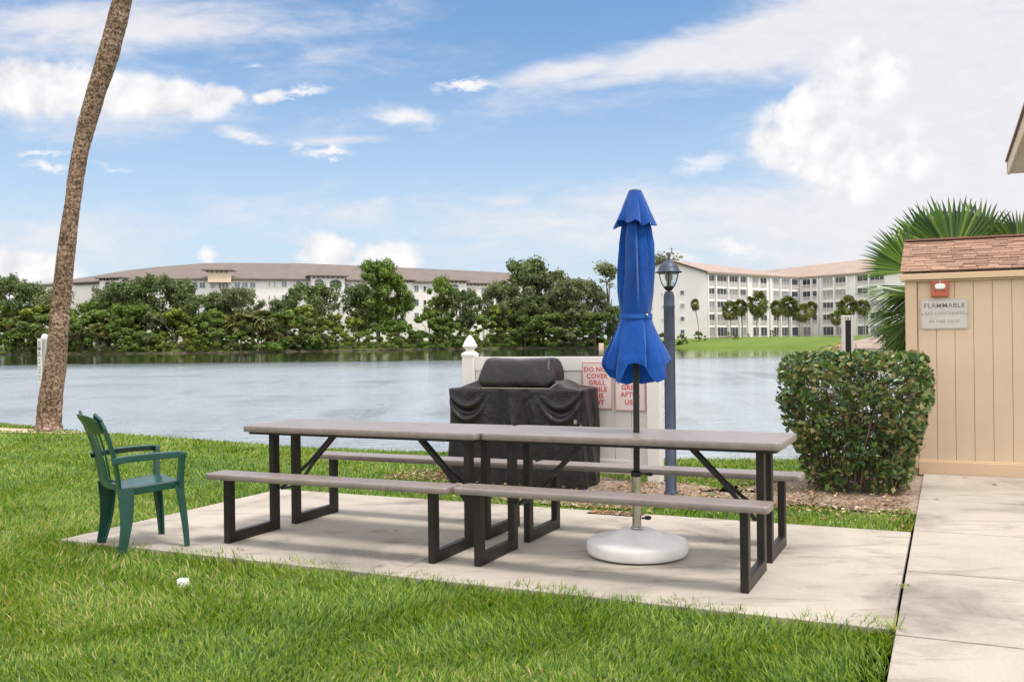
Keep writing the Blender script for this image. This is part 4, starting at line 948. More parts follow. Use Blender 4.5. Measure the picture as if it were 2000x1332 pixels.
# ------------------------------------------------------------------ hedge
hc = W(1.0, 3.28)
he = empty('hedge', (hc.x, hc.y, -.02), AR, 'clipped square hedge with bronze and green leaves beside the shed', 'hedge')
def leaves(n, fn, size, mat, name, parent, elong=1.7, curl=.25, up=.25):
    P = np.array([fn() for _ in range(n)]); 
    s = rng.uniform(size[0], size[1], n)
    nrm = rng.normal(0, 1, (n, 3)); nrm[:, 2] += up*3; nrm /= np.linalg.norm(nrm, axis=1)[:, None]
    t = rng.normal(0, 1, (n, 3)); t -= (t*nrm).sum(1)[:, None]*nrm; t /= np.linalg.norm(t, axis=1)[:, None]
    b = np.cross(nrm, t); sl = (s*elong/2)[:, None]; sw = (s/2)[:, None]
    v0 = P-t*sl; v1 = P-t*sl*.1-b*sw+nrm*sw*curl; v2 = P+t*sl; v3 = P-t*sl*.1+b*sw+nrm*sw*curl; v4 = P-t*sl*.1
    vs = np.stack([v0, v1, v2, v3, v4], 1).reshape(-1, 3); k = np.arange(n)*5
    f = np.concatenate([np.stack([k, k+1, k+4], 1), np.stack([k+1, k+2, k+4], 1), np.stack([k+2, k+3, k+4], 1), np.stack([k+3, k, k+4], 1)])
    return npmesh(name, vs, [f], mat, parent)
hr_ = random.Random(5)
def hp():
    while True:
        z = hr_.uniform(.03, 1.19); e = 1-abs(z-.75)*.05
        hw = .61*(.66+.36*min(1, z/.8)) ; hd_ = .50*(.72+.30*min(1, z/.75))
        x = hr_.uniform(-hw, hw); y = hr_.uniform(-hd_, hd_)
        if (abs(x)/hw)**8+(abs(y)/hd_)**8+max(0, (z-.35)/.85)**14 > 1.0+.22*mnoise.noise(Vector((x*7, y*7, z*7))): continue
        # mostly a shell, thinner and gappy below
        dx = 1-abs(x)/hw; dy = 1-abs(y)/hd_; dz = (1.19-z)/.6
        dd = min(dx*hw, dy*hd_, dz*.6)
        if hr_.random() > math.exp(-dd*9)+.10: continue
        g = mnoise.noise(Vector((x*5.5, y*5.5, z*5.5)))
        if g < -.10 and hr_.random() < .85: continue
        if z < .35 and hr_.random() < .55: continue
        bul = .045*mnoise.noise(Vector((x*3, y*3, z*3+9)))
        if z > 1.10: z += .04*mnoise.noise(Vector((x*6, y*6, 3)))
        return (x*(1+bul)+.0, y*(1+bul*2), z)
leaves(10500, hp, (.020, .050), M['hedge_leaf'], 'leaves', he, 1.6, .3, .15)
mb = MB()
for k in range(64):
    x = hr_.uniform(-.42, .42); y = hr_.uniform(-.30, .30); p = Vector((x*.8, y*.8, 0)); pts_ = [p.copy()]; q = p.copy(); dv = Vector((x*.55, y*.55, 1))
    for i in range(6): dv += Vector((hr_.uniform(-.3, .3), hr_.uniform(-.3, .3), 0)); q = q+dv.normalized()*.185; pts_.append(q.copy())
    pts_ = [Vector((max(-.50, min(.50, c.x)), max(-.40, min(.40, c.y)), min(1.08, c.z))) for c in pts_]
    mb.tube(pts_, [.011, .009, .008, .006, .005, .004, .002], 5, cap=False)
    for i in (2, 3, 4, 5):
        a = pts_[i]; e = a+Vector((hr_.uniform(-.16, .16), hr_.uniform(-.16, .16), hr_.uniform(.02, .16))); e.z = min(e.z, 1.12); e.x = max(-.56, min(.56, e.x)); e.y = max(-.42, min(.42, e.y)); mb.tube([a, e], [.004, .0015], 4, cap=False)
mb.build('branches', M['twig'], he)
for k, (dx, dz) in enumerate([(.0, 0)]): pass
# post behind the hedge
uq = at(1656, 700, 9.75); ut = at(1656, 616, 9.75).z
up_ = empty('wooden_post', (uq.x, 9.75, -.03), math.radians(-14), 'grey post with a dark slot rising behind the hedge', 'post')
zt = ut+.03
mb = MB(); mb.box((-.042, 0, zt/2), (.036, .08, zt)); mb.box((.042, 0, zt/2), (.022, .08, zt)); mb.box((.0035, 0, zt-.014), (.055, .08, .026)); mb.box((.0035, .025, zt/2-.02), (.055, .02, zt-.06)); mb.build('body', M['pale_post'] if 'pale_post' in M else M['grey_plate'], up_, bevel=.006)
mb = MB(); mb.box((.0035, .006, zt/2-.02), (.054, .012, zt-.06)); mb.build('slot', M['black_metal'], up_)
# ------------------------------------------------------------------ shed
SU0, SV = 1.375, 4.33
o0 = W(SU0, SV); sh_ = empty('storage_shed', (o0.x, o0.y, 0), AR, 'peach wooden shed with brown shingle roof at the right edge', 'shed')
SWD, SDP = 2.6, 1.9
EZ = at(1765, 545, o0.y).z; 
mb = MB()
mb.box((SWD/2, SDP/2, (EZ-.02)/2-.05), (SWD-.02, SDP-.02, EZ+.06)); 
# vertical grooved boards on the front and the left side
gro = [0, .118, .20, .318, .418, .52, .64, .76, .88, 1., 1.12, 1.24, 1.36, 1.6, 1.9, 2.3, 2.6]
wall = mb.build('wall', M['siding'], sh_)
mb = MB()
bx = [0.0, .105, .265, .425, .585, .745, .905, 1.065, 1.225, 1.385, 1.6, 1.9, 2.2, 2.6]
for a, b in zip(bx[1:-1], bx[2:]): mb.box(((a+b)/2, -.004, (EZ+.13)/2-.02), (b-a-.0035, .014, EZ-.15))
for k in range(11): mb.box((-.004, .11+k*.16+.08, (EZ+.13)/2-.02), (.016, .154, EZ-.15))
mb.build('siding', M['siding'], wall, bevel=.002)
mb = MB(); mb.box((.048, -.012, EZ/2+.02), (.10, .03, EZ-.06)); mb.build('corner_trim', M['trim'], sh_, bevel=.003)
mb = MB(); mb.box((SWD/2+.05, -.014, .055), (SWD-.1, .034, .13)); mb.box((SWD/2, -.008, .125), (SWD-.1, .024, .02)); mb.build('skirt_board', M['trim'], sh_, bevel=.003)
SL = .335/.95; OV = .06
roof = empty('roof', (0, 0, 0)); roof.parent = sh_
def rz(y): return EZ+.055+(y+OV)*SL
mb = MB()
y0, y1 = -OV, 1.0
mb.add([(-.03, y0, EZ), (SWD, y0, EZ), (SWD, y1, rz(y1)-.04), (-.03, y1, rz(y1)-.04), (-.03, y0, EZ+.04), (SWD, y0, EZ+.04), (SWD, y1, rz(y1)), (-.03, y1, rz(y1))], [(0, 3, 2, 1), (4, 5, 6, 7), (0, 1, 5, 4), (2, 3, 7, 6), (0, 4, 7, 3), (1, 2, 6, 5)])
mb.add([(-.03, y1, rz(y1)-.04), (SWD, y1, rz(y1)-.04), (SWD, 2.0, EZ+.0), (-.03, 2.0, EZ+.0), (-.03, y1, rz(y1)), (SWD, y1, rz(y1)), (SWD, 2.0, EZ+.04), (-.03, 2.0, EZ+.04)], [(0, 3, 2, 1), (4, 5, 6, 7), (2, 3, 7, 6), (0, 4, 7, 3), (1, 2, 6, 5)])
mb.add([(0, .02, EZ-.02), (0, 1.0, rz(1.)-.06), (0, 1.88, EZ-.02), (.02, .02, EZ-.02), (.02, 1.0, rz(1.)-.06), (.02, 1.88, EZ-.02)], [(0, 1, 2), (5, 4, 3), (0, 3, 4, 1), (1, 4, 5, 2), (2, 5, 3, 0)])
mb.build('deck', M['trim'], roof)
mb = MB(); nrow = 13; L_ = (y1-y0)/nrow; sr = random.Random(9); ang = math.atan(SL)
for i in range(nrow):
    x = -.05-sr.uniform(0, .08)
    while x < SWD:
        w = sr.uniform(.09, .20); x0 = max(x, -.045); x1 = min(x+w-.003, SWD)
        if x1 > x0+.02:
            yc = y0-.015+L_*i+L_*.62; th = sr.uniform(.008, .015)
            mb.box(((x0+x1)/2, yc, rz(yc)+.008+th*.5), (x1-x0, L_*1.28, th), rot=Matrix.Rotation(ang-.055, 3, 'X'))
        x += w
mb.build('shingles', M['shingle'], roof)
mb = MB(); mb.box((SWD/2, y1+.01, rz(y1)+.028), (SWD+.09, .12, .02)); mb.build('ridge_cap', M['shingle'], roof, bevel=.003)
mb = MB(); mb.box((SWD/2-.02, -OV-.012, EZ+.012), (SWD+.06, .022, .056)); mb.box((SWD/2-.02, -OV*.5, EZ-.026), (SWD+.04, OV, .012)); mb.build('fascia', M['trim'], sh_, bevel=.003)
def shed_pt(px, py, dv=0.):
    p = ray_plane(px, py, SV+dv); u, v = Lc(p.x, p.y); return u-SU0, p.z
# alarm box
x0, z0 = shed_pt(1818.5, 546, -.05); x1, z1 = shed_pt(1854, 579, -.05)
c = W(SU0+(x0+x1)/2, SV-.035)
al = empty('alarm_strobe', (c.x, c.y, (z0+z1)/2), AR, 'faded red fire alarm box with white strobe lens under the shed eave', 'fire alarm')
w, h = x1-x0, z0-z1
mb = MB(); mb.box((0, 0, 0), (w, .048, h)); mb.build('housing', M['red_plastic'], al, bevel=.008)
mb = MB(); mb.slab(w*.30, h*.16, 0, .022, h*.15, .008); o = mb.build('strobe_lens', M['clear_white'], al); o.rotation_euler.x = PI/2; o.location = (.0, -.0245, .012)
mb = MB()
for sx in (-1, 1): mb = MB(); mb.box((sx*w*.24, -.0255, -h*.17), (w*.11, .003, h*.07)); mb.build('vent', M['dark_ink'], al)
mb = MB(); mb.box((0, -.0255, h*.34), (.008, .003, .03)); mb.build('mark', M['white_plastic'], al)
# gas sign
x0, z0 = shed_pt(1797.5, 585); x1, z1 = shed_pt(1892, 642)
c = W(SU0+(x0+x1)/2, SV-.020)
gs = empty('warning_plate', (c.x, c.y, (z0+z1)/2), AR, 'worn grey metal plate lettered FLAMMABLE on the shed wall', 'sign')
w, h = x1-x0, z0-z1
mb = MB(); mb.slab(w/2, h/2, 0, .003, .022, .001); o = mb.build('plate', M['grey_plate'], gs); o.rotation_euler.x = PI/2
mb = MB(); n_ = 0
for s in (-1, 1): mb.box((s*(w/2-.008), -.0042, 0), (.0022, .0015, h-.045)); mb.box((0, -.0042, s*(h/2-.008)), (w-.045, .0015, .0022))
for sx in (-1, 1):
    for sz in (-1, 1):
        for k in range(4):
            a0, a1 = [PI/2*(k+q)/4 for q in (0, 1)]; cxx, czz = sx*(w/2-.0225), sz*(h/2-.0225)
            mb.bar((cxx+sx*.0145*math.cos(a0), -.0042, czz+sz*.0145*math.sin(a0)), (cxx+sx*.0145*math.cos(a1), -.0042, czz+sz*.0145*math.sin(a1)), .0015, .0022, up=(0, 1, 0))
mb.build('border', M['faded_ink'], gs)
text('FLAMMABLE', .060, (0, -.0035, h*.27), gs, M['dark_ink'], space=1.12, bold=.0005)
text('GAS CONTAINERS', .040, (0, -.0035, .004), gs, M['faded_ink'], space=1.06, bold=.0004)
text('IN THIS CAGE', .040, (0, -.0035, -h*.25), gs, M['faded_ink'], space=1.06, bold=.0004)
mb = MB()
for s in (-1, 1): mb = MB(); mb.tube([(s*(w/2-.016), -.003, .0), (s*(w/2-.016), -.0075, .0)], .005, 10); mb.build('screw', M['black_metal'], gs)
# ------------------------------------------------------------------ house eave at the top right
ea = at(1968, 326, 14.0); eu, ev = Lc(ea.x, ea.y)
eh = empty('clubhouse', (*W(eu, ev).xy, 0), AR, 'tan house whose eave and fascia reach into the top right corner', 'house')
ez = ea.z
mb = MB(); mb.box((.60+2, -1.95, (ez+.1)/2-.1), (4., 3.6, ez+.2)); mb.build('wall', M['siding'], eh)
mb = MB(); mb.box((.015, -1.95, ez-.02), (.03, 3.9, .20)); mb.box((.32, -.0, ez-.02), (.66, .03, .17)); mb.build('fascia', M['trim'], eh, bevel=.004)
mb = MB(); mb.box((.33, -1.95, ez-.09), (.60, 3.86, .02)); mb.build('soffit', M['trim'], eh)
mb = MB(); mb.add([(-.03, .05, ez+.07), (-.03, -3.95, ez+.07), (4.6, -3.95, ez+1.6), (4.6, .05, ez+1.6), (-.03, .05, ez+.10), (-.03, -3.95, ez+.10), (4.6, -3.95, ez+1.64), (4.6, .05, ez+1.64)], [(0, 1, 2, 3), (7, 6, 5, 4), (0, 4, 5, 1), (0, 3, 7, 4), (1, 5, 6, 2), (2, 6, 7, 3)]); mb.build('roof', M['shingle'], eh)
mb = MB(); mb.add([(.30, -.02, ez-.12), (.62, -.02, ez-.12), (.62, -.02, ez-.62), (.50, -.02, ez-.50), (.38, -.02, ez-.30), (.30, -.10, ez-.12), (.62, -.10, ez-.12), (.62, -.10, ez-.62), (.50, -.10, ez-.50), (.38, -.10, ez-.30)], [(0, 1, 2, 3, 4), (9, 8, 7, 6, 5), (0, 4, 9, 5), (4, 3, 8, 9), (3, 2, 7, 8)]); mb.build('bracket', M['siding'], eh)
# ------------------------------------------------------------------ fan palm behind the shed
FY = 11.2
fb = at(1835, 760, FY); fp = empty('fan_palm', (fb.x, FY, -.06), 0, 'large green fan palm spreading from behind the shed', 'palm tree')
fr = random.Random(21)
stem = Vector((0, 0, 1.35))
mb = MB(); mb.tube([(0, 0, -.1), (0, 0, .6), (.02, 0, 1.45)], [.17, .15, .12], 14); mb.build('trunk', M['bark'], fp)
def frond(hpx, hpy, dpx, dpy, R, Y, nseg=36, spread=150, toward=0., droop=.15, upv=None, split=.64, mat='fan_leaf'):
    hub = at(hpx, hpy, Y)-fp.location; tip = at(dpx, dpy, Y)-fp.location; d = (tip-hub).normalized(); d = (d+Vector((0, toward, 0))).normalized()
    mb = MB(); a = Vector((stem.x, stem.y, min(stem.z, hub.z+.3))); mid = a.lerp(hub, .5)+Vector((0, 0, .06))
    mb.tube([a, mid, hub], [.016, .012, .009], 6, cap=False)
    fan(mb, hub, d, upv or (0, -1, .15), R, nseg, spread, droop, rs=fr, split=split); return mb.build('frond', M[mat], fp)
S_ = FY/F
frond(1862, 505, 1868, 380, 136*S_, FY, 34, 165, .10, .12)
frond(1905, 498, 1935, 400, 120*S_, FY+.2, 26, 125, .05, .12)
frond(1822, 500, 1800, 400, 115*S_, FY+.3, 24, 115, .0, .12)
frond(1990, 500, 2010, 430, 100*S_, FY+.1, 30, 140, .0, .1)
frond(1783, 530, 1712, 462, 108*S_, FY-.1, 28, 100, .1, .12)
frond(1800, 560, 1735, 590, 108*S_, FY-.2, 24, 80, -.25, .22, upv=(0.2, -.6, .8))
frond(1795, 575, 1700, 560, 120*S_, FY-.3, 18, 50, -.2, .25, upv=(0, -.35, 1))
frond(1800, 600, 1700, 640, 118*S_, FY-.25, 36, 85, -.3, .28, upv=(0, -.5, .9))
frond(1795, 640, 1720, 665, 95*S_, FY-.4, 34, 100, -.3, .3, upv=(0, -.6, .8))
frond(1800, 655, 1745, 720, 95*S_, FY-.4, 34, 110, -.2, .2, upv=(0.3, -.8, .5))
frond(1780, 625, 1750, 690, 80*S_, FY-.5, 30, 100, -.1, .2, upv=(0.3, -.9, .3))
# ================================================================== FAR BANK: TREES AND BUILDINGS
def bank_z(x, y):
    return float(np.interp(y-shore_y(x), [p[0] for p in BPROF], [p[1] for p in BPROF]))
def crown_mesh(name, blobs_, nleaf, size, mat, parent, seed, gap=.25, shell=.55, elong=1.3):
    g = np.random.default_rng(seed); B = np.array(blobs_); vol = B[:, 3]*B[:, 4]*B[:, 5]; pr = vol**.67/(vol**.67).sum()
    idx = g.choice(len(B), nleaf, p=pr); b = B[idx]
    d = g.normal(0, 1, (nleaf, 3)); d /= np.linalg.norm(d, axis=1)[:, None]
    rr = shell+(1-shell)*g.random(nleaf)**.5; rr *= 1+np.abs(g.normal(0, .28, nleaf))
    P = b[:, :3]+d*rr[:, None]*b[:, 3:6]
    ph = g.uniform(0, 6, 3); q = np.sin(P[:, 0]*2.3+ph[0]+P[:, 2]*1.1)+np.sin(P[:, 1]*2.7+ph[1])+np.sin(P[:, 2]*3.1+ph[2]+P[:, 0]*.9)
    keep = (q > -1.1) | (g.random(nleaf) > gap*2.2); P = P[keep]; d = d[keep]; n = len(P)
    nrm = d+g.normal(0, .55, (n, 3)); nrm[:, 2] += .25; nrm /= np.linalg.norm(nrm, axis=1)[:, None]
    t = g.normal(0, 1, (n, 3)); t -= (t*nrm).sum(1)[:, None]*nrm; t /= np.linalg.norm(t, axis=1)[:, None]; bb = np.cross(nrm, t)
    s = g.uniform(size*.55, size*1.25, n)[:, None]
    vs = np.stack([P-t*s*elong*.5, P-bb*s*.5+nrm*s*.08, P+t*s*elong*.5, P+bb*s*.5-nrm*s*.08], 1).reshape(-1, 3)
    k = np.arange(n)*4; f = np.stack([k, k+1, k+2, k+3], 1)
    return npmesh(name, vs, [f], mat, parent)
protos = {}
def broad(key, name, mat, seed, wide=1., trunk=.35, nl=2600, size=.075, gap=.25, ragged=.25, nb=95, low=.26, bushy=False):
    """unit tree: height 1, crown width ~ wide"""
    r = random.Random(seed); e = empty(name, (0, 0, -500)); bl = []
    for k in range(nb):
        a = r.uniform(0, 2*PI); h = low+(1-low)*r.random(); env = (1-.75*h*h) if bushy else math.sin(PI*min(1, max(.06, (h-low*.6)/(1.08-low*.6))))**.6
        R = wide*.5*env*math.sqrt(r.random())*.9; s = r.uniform(.035, .085)*(1+ragged*r.uniform(-1, 1))
        bl.append((R*math.cos(a), R*math.sin(a), min(h, 1-s*.6), s*1.1, s*1.1, s))
    for k in range(3): a = r.uniform(0, 6.28); bl.append((math.cos(a)*.1*wide, math.sin(a)*.1*wide, .93-k*.03, .06, .06, .06))
    crown_mesh('crown', bl, int(nl*3.6), size*.42, mat, e, seed, gap, shell=.2)
    mb = MB(); mb.tube([(0, 0, -.03), (.01, 0, trunk), (-.01, 0, .6)], [.028, .020, .010], 7, cap=False)
    for k in range(7):
        b = r.choice(bl); mb.tube([(0, 0, r.uniform(trunk*.5, .55)), (b[0]*.5, b[1]*.5, b[2]*.75), (b[0], b[1], b[2])], [.012, .008, .004], 5, cap=False)
    mb.build('trunk', M['bark'], e); protos[key] = e; return e
def sabal(key, mat, seed, th=.62, lean=0., skirt=True, R=.20):
    r = random.Random(seed); e = empty('sabal_palm', (0, 0, -500)); top = Vector((lean, 0, th))
    mb = MB(); mb.tube([(0, 0, -.04), (lean*.25, 0, th*.5), top], [.021, .017, .019], 8, cap=False); mb.build('trunk', M['pale_bark'], e)
    mb = MB()
    for k in range(46):
        a = r.uniform(0, 2*PI); el = r.uniform(-1.1, 1.35); dv = Vector((math.cos(a)*math.cos(el), math.sin(a)*math.cos(el), math.sin(el)))
        hub = top+Vector((0, 0, .04))+dv*R*.45; fan(mb, hub, dv+Vector((0, 0, -.25)), (r.gauss(0, 1), r.gauss(0, 1), .8), R*r.uniform(.5, .7), 9, 150, .38, rs=r, split=.6)
    mb.build('crown', mat, e)
    if skirt:
        mb = MB()
        for k in range(12):
            a = r.uniform(0, 2*PI); el = r.uniform(-1.35, -.7); dv = Vector((math.cos(a)*math.cos(el), math.sin(a)*math.cos(el), math.sin(el)))
            fan(mb, top+Vector((0, 0, .01))+dv*R*.2, dv, (r.gauss(0, 1), r.gauss(0, 1), .2), R*.62, 7, 110, .3, rs=r, split=.6)
        mb.build('dead_fronds', M['dry_frond'], e)
    protos[key] = e; return e
broad('oak1', 'oak_tree', M['tree_dark'], 31, 1.15, gap=.3); broad('oak2', 'oak_tree', M['tree_dark'], 32, .95, gap=.35, ragged=.5)
broad('olive1', 'live_oak', M['tree_olive'], 33, 1.25, nl=3400, gap=.15); broad('olive2', 'live_oak', M['tree_olive'], 34, .9, gap=.4, ragged=.6, nl=2000)
broad('tall', 'tall_tree', M['tree_green'], 35, .72, nl=3600, gap=.15, size=.06, nb=40, low=.2)
broad('thin', 'sparse_tree', M['tree_olive'], 36, .42, nl=1300, gap=.6, size=.06, nb=22, low=.3, ragged=.5)
broad('bush1', 'green_shrub', M['tree_green'], 41, 1.5, .1, nl=2400, size=.11, gap=.15, nb=26, low=.05, bushy=True); broad('bush2', 'green_shrub', M['tree_green'], 42, 1.9, .1, nl=2600, size=.12, gap=.2, nb=26, low=.05, bushy=True)
broad('lime1', 'lime_shrub', M['tree_lime'], 43, 1.6, .1, nl=2400, size=.11, gap=.15, nb=24, low=.05, bushy=True); broad('lime2', 'lime_shrub', M['tree_lime'], 44, 2.0, .1, nl=2400, size=.12, gap=.25, nb=26, low=.04, bushy=True)
broad('dark1', 'mangrove_shrub', M['tree_mid'], 45, 2.1, .1, nl=2400, size=.13, gap=.2, nb=26, low=.02, bushy=True); broad('olivebush', 'olive_shrub', M['tree_olive'], 46, 1.7, .1, nl=2400, size=.12, gap=.25, nb=24, low=.04, bushy=True)
broad('scrub', 'dry_shrub', M['scrub'], 47, 2.0, .1, nl=700, size=.10, gap=.5, nb=22, low=.02, ragged=.5, bushy=True)
sabal('sab1', M['sabal_leaf'], 51, .70, R=.29); sabal('sab2', M['sabal_leaf'], 52, .68, .04, R=.31); sabal('sab3', M['sabal_leaf'], 53, .74, -.06, R=.25); sabal('squat', M['sabal_leaf'], 54, .48, .02, True, .36)
used = set()
def place(key, px, topy, Y, lab, cat='tree', group='trees and shrubs on the far shore', w=1., rz=None, basey=None):
    p = at(px, topy, Y); gz = bank_z(p.x, Y) if basey is None else at(px, basey, Y).z
    h = p.z-gz; o = protos[key]
    if key in used: o = copy_tree(o)
    used.add(key)
    o.location = (p.x, Y, gz); s = h/1.0; o.scale = (s*w, s*w, s*1.0); o.rotation_euler.z = rz if rz is not None else random.uniform(0, 6.28)
    tag(o, lab, cat, group); return o
def sy(px):   # shoreline distance seen at px
    lo = 150.
    for it in range(30): lo = shore_y(at(px, 690, lo).x)
    return lo
T = [  # key, px, top y, behind the shore, width, label
 ('oak1', 14, 538, 14, .8, 'dark round-topped tree at the left edge of the photo, tallest there'), ('oak2', 52, 556, 12, .8, 'dark tree just right of the tallest one at the left edge'),
 ('olive2', 118, 568, 14, 1., 'loose olive tree showing partly left of the leaning palm trunk'), ('olive1', 212, 566, 17, .9, 'grey-green spreading tree right of the leaning palm trunk'),
 ('oak2', 252, 556, 16, 1.1, 'airy dark tree in front of the left wing of the long building'), ('oak1', 302, 538, 15, .95, 'dark oak rising to the roof of the long building, left part'),
 ('oak2', 343, 552, 15, .9, 'slender dark oak left of the first row of blue windows'), ('oak1', 392, 576, 13, 1.2, 'low dark oak under the tan roof turret'),
 ('olive1', 462, 565, 15, .95, 'olive oak under the row of blue windows right of the turret'), ('oak1', 432, 570, 17, .8, 'dark oak just right below the tan roof turret'),
 ('oak1', 618, 554, 15, 1.3, 'broad dark oak in front of the arched balcony bay'), ('oak2', 545, 588, 13, 1.2, 'small dark oak left of the arched balcony bay'),
 ('tall', 738, 514, 14, 1.05, 'tallest bright green tree standing against the long roof'), ('oak2', 700, 560, 13, .8, 'thin leafy tree left of the tallest bright green tree'), ('tall', 772, 545, 15, 1., 'green tree leaning on the right side of the tallest one'),
 ('tall', 862, 546, 14, .95, 'narrow green tree between two windows of the long building'), ('oak1', 898, 566, 13, .95, 'dark dome-shaped oak left of the last windows of the long building'),
 ('oak2', 1022, 512, 17, .95, 'dark tree with the highest top of the right-hand wood'), ('olive1', 985, 556, 13, 1., 'pale leafy tree covering the right end of the long building'), ('olive1', 1070, 532, 16, .95, 'grey-olive oak in the middle of the right-hand wood'),
 ('olive1', 1118, 548, 12, 1.05, 'broad grey-olive oak draped low over the water, left of the umbrella'), ('oak1', 1060, 575, 10, 1., 'shaded oak with pale trunks below the grey-olive crowns'), ('olive2', 1152, 556, 15, .9, 'green-brown tree next to the umbrella'),
 ('thin', 1188, 519, 14, 1.2, 'sparse tall tree right against the umbrella canopy'), ('olive2', 1172, 590, 12, .9, 'low loose tree at the right end of the wood'),
 ('bush1', 20, 592, 9, 1., 'green shrub under the dark tree at the left edge'), ('lime1', 75, 598, 8, 1., 'lime green shrub left of the leaning palm trunk'), ('bush2', 178, 588, 10, .9, 'dense green shrub just right of the leaning palm trunk'),
 ('bush1', 232, 592, 9, 1.1, 'green shrub second to the right from the palm trunk'), ('bush2', 268, 600, 6, .9, 'large rounded green shrub hanging over a dark gap at the water'), ('olivebush', 300, 612, 5, .8, 'grey twiggy shrub drooping to the water, left half'),
 ('lime1', 335, 606, 7, .95, 'lime shrub below the first blue windows'), ('lime2', 372, 612, 8, .8, 'yellow-green shrub below the turret'), ('bush1', 408, 604, 6, .8, 'rounded green shrub left of the skirted palms'),
 ('bush2', 445, 618, 8, .7, 'green shrub behind the left skirted palm'), ('lime1', 590, 600, 8, 1., 'lime shrub at the foot of the broad dark oak'), ('bush1', 565, 622, 6, .9, 'green shrub right of the skirted palms'),
 ('olivebush', 610, 622, 5, .9, 'greyish twiggy shrub under the broad dark oak'), ('lime2', 655, 612, 7, .9, 'large yellow-green shrub left of the tallest tree'), ('lime1', 690, 622, 5, .9, 'yellow-green shrub reaching the water left of the bare bank'),
 ('bush1', 738, 632, 8, .9, 'green shrub at the foot of the tallest bright green tree'), ('lime2', 800, 636, 7, .7, 'yellow-green shrub right of the bare bank'), ('bush2', 838, 608, 8, .8, 'green shrub under the narrow green tree'),
 ('bush1', 866, 618, 5, .9, 'dark green shrub above the fence post cap'), ('bush2', 945, 620, 6, .8, 'green shrub right of the fence post cap'), ('lime1', 975, 600, 8, .9, 'lime shrub under the right end of the long building'),
 ('bush2', 1012, 612, 6, .8, 'dense green shrub above the covered grill, left'), ('bush1', 1050, 628, 5, 1., 'dense green shrub above the covered grill, middle'), ('dark1', 1098, 640, 4, .8, 'dark shrub above the grill lid corner'), ('olivebush', 1140, 640, 4, .9, 'olive shrub at the water left of the umbrella'),
 ('dark1', 20, 655, 2.5, .9, 'dark shrub dipping in the water at the left edge'), ('dark1', 62, 650, 2.5, .9, 'dark waterside shrub behind the white signpost'), ('dark1', 158, 668, 2.5, .7, 'low dark shrub in the gap right of the palm trunk'), ('olivebush', 188, 664, 2., .8, 'low grey shrub touching the water right of the palm'),
 ('bush1', 245, 640, 3, .9, 'bright green waterside shrub under the rounded one'), ('lime2', 318, 655, 2.5, .8, 'lime waterside shrub left of the dry scrub'), ('scrub', 352, 668, 1.5, .9, 'dry brown scrub at the water below the lime shrub'), ('bush1', 392, 655, 3, .8, 'green waterside shrub below the turret'),
 ('scrub', 452, 668, 1.5, .9, 'dry scrub at the water below the skirted palms'), ('dark1', 488, 662, 2.5, .7, 'dark waterside shrub under the skirted palms'), ('scrub', 545, 652, 1.8, .8, 'pale dead brush leaning over the water'), ('dark1', 588, 662, 2, .7, 'dark waterside shrub right of the dead brush'),
 ('olivebush', 632, 655, 2.5, .8, 'olive waterside shrub in the middle of the shore'), ('scrub', 692, 670, 1.5, .8, 'dry scrub on the bare pinkish bank'), ('scrub', 742, 672, 1.5, .7, 'dead twigs on the right half of the bare bank'), ('dark1', 788, 668, 2., .8, 'low dark shrub beside a shaded hole in the bank'),
 ('dark1', 848, 655, 3., .9, 'dark waterside shrub left of the fence post cap'), ('bush1', 888, 655, 3., .9, 'green waterside shrub behind the fence post cap'), ('olivebush', 950, 660, 2.5, .9, 'pale waterside shrub above the grill cover'), ('bush2', 1000, 655, 3., .7, 'green waterside shrub over the grill lid, left'),
 ('dark1', 1045, 655, 2.5, .8, 'dark waterside shrub over the grill lid, right'), ('olivebush', 1098, 662, 2., .7, 'grey waterside shrub just left of the umbrella hem'), ('dark1', 1150, 660, 2.5, .7, 'dark shrub at the end of the wooded shore'),
 ('sab1', 8, 612, 6, 1.2, 'shaggy palm at the very left edge of the shore'), ('sab2', 46, 618, 5, 1.2, 'shaggy palm left of the white signpost'), ('squat', 160, 612, 5, 1., 'yellowish skirted palm right of the trunk'), ('sab1', 190, 632, 4, 1.2, 'small yellowish palm by the dark gap'),
 ('squat', 470, 598, 5, .9, 'skirted palm with brown fronds, left one of the trio'), ('sab2', 502, 606, 4, 1.3, 'skirted palm in the middle of the trio'), ('squat', 532, 612, 4, .8, 'skirted palm, right one of the trio'), ('squat', 905, 632, 4, .7, 'pale round palm left of the fence post cap'),
]
for k, (key, px, ty, dy, w, lab) in enumerate(T):
    o = place(key, px, ty, sy(px)+(dy if dy > 4 else dy*.3), lab, 'palm tree' if key[:3] in ('sab', 'squ') else ('shrub' if key in ('bush1', 'bush2', 'lime1', 'lime2', 'dark1', 'olivebush', 'scrub') else 'tree'), w=w*(1.3 if dy <= 10 else .92))
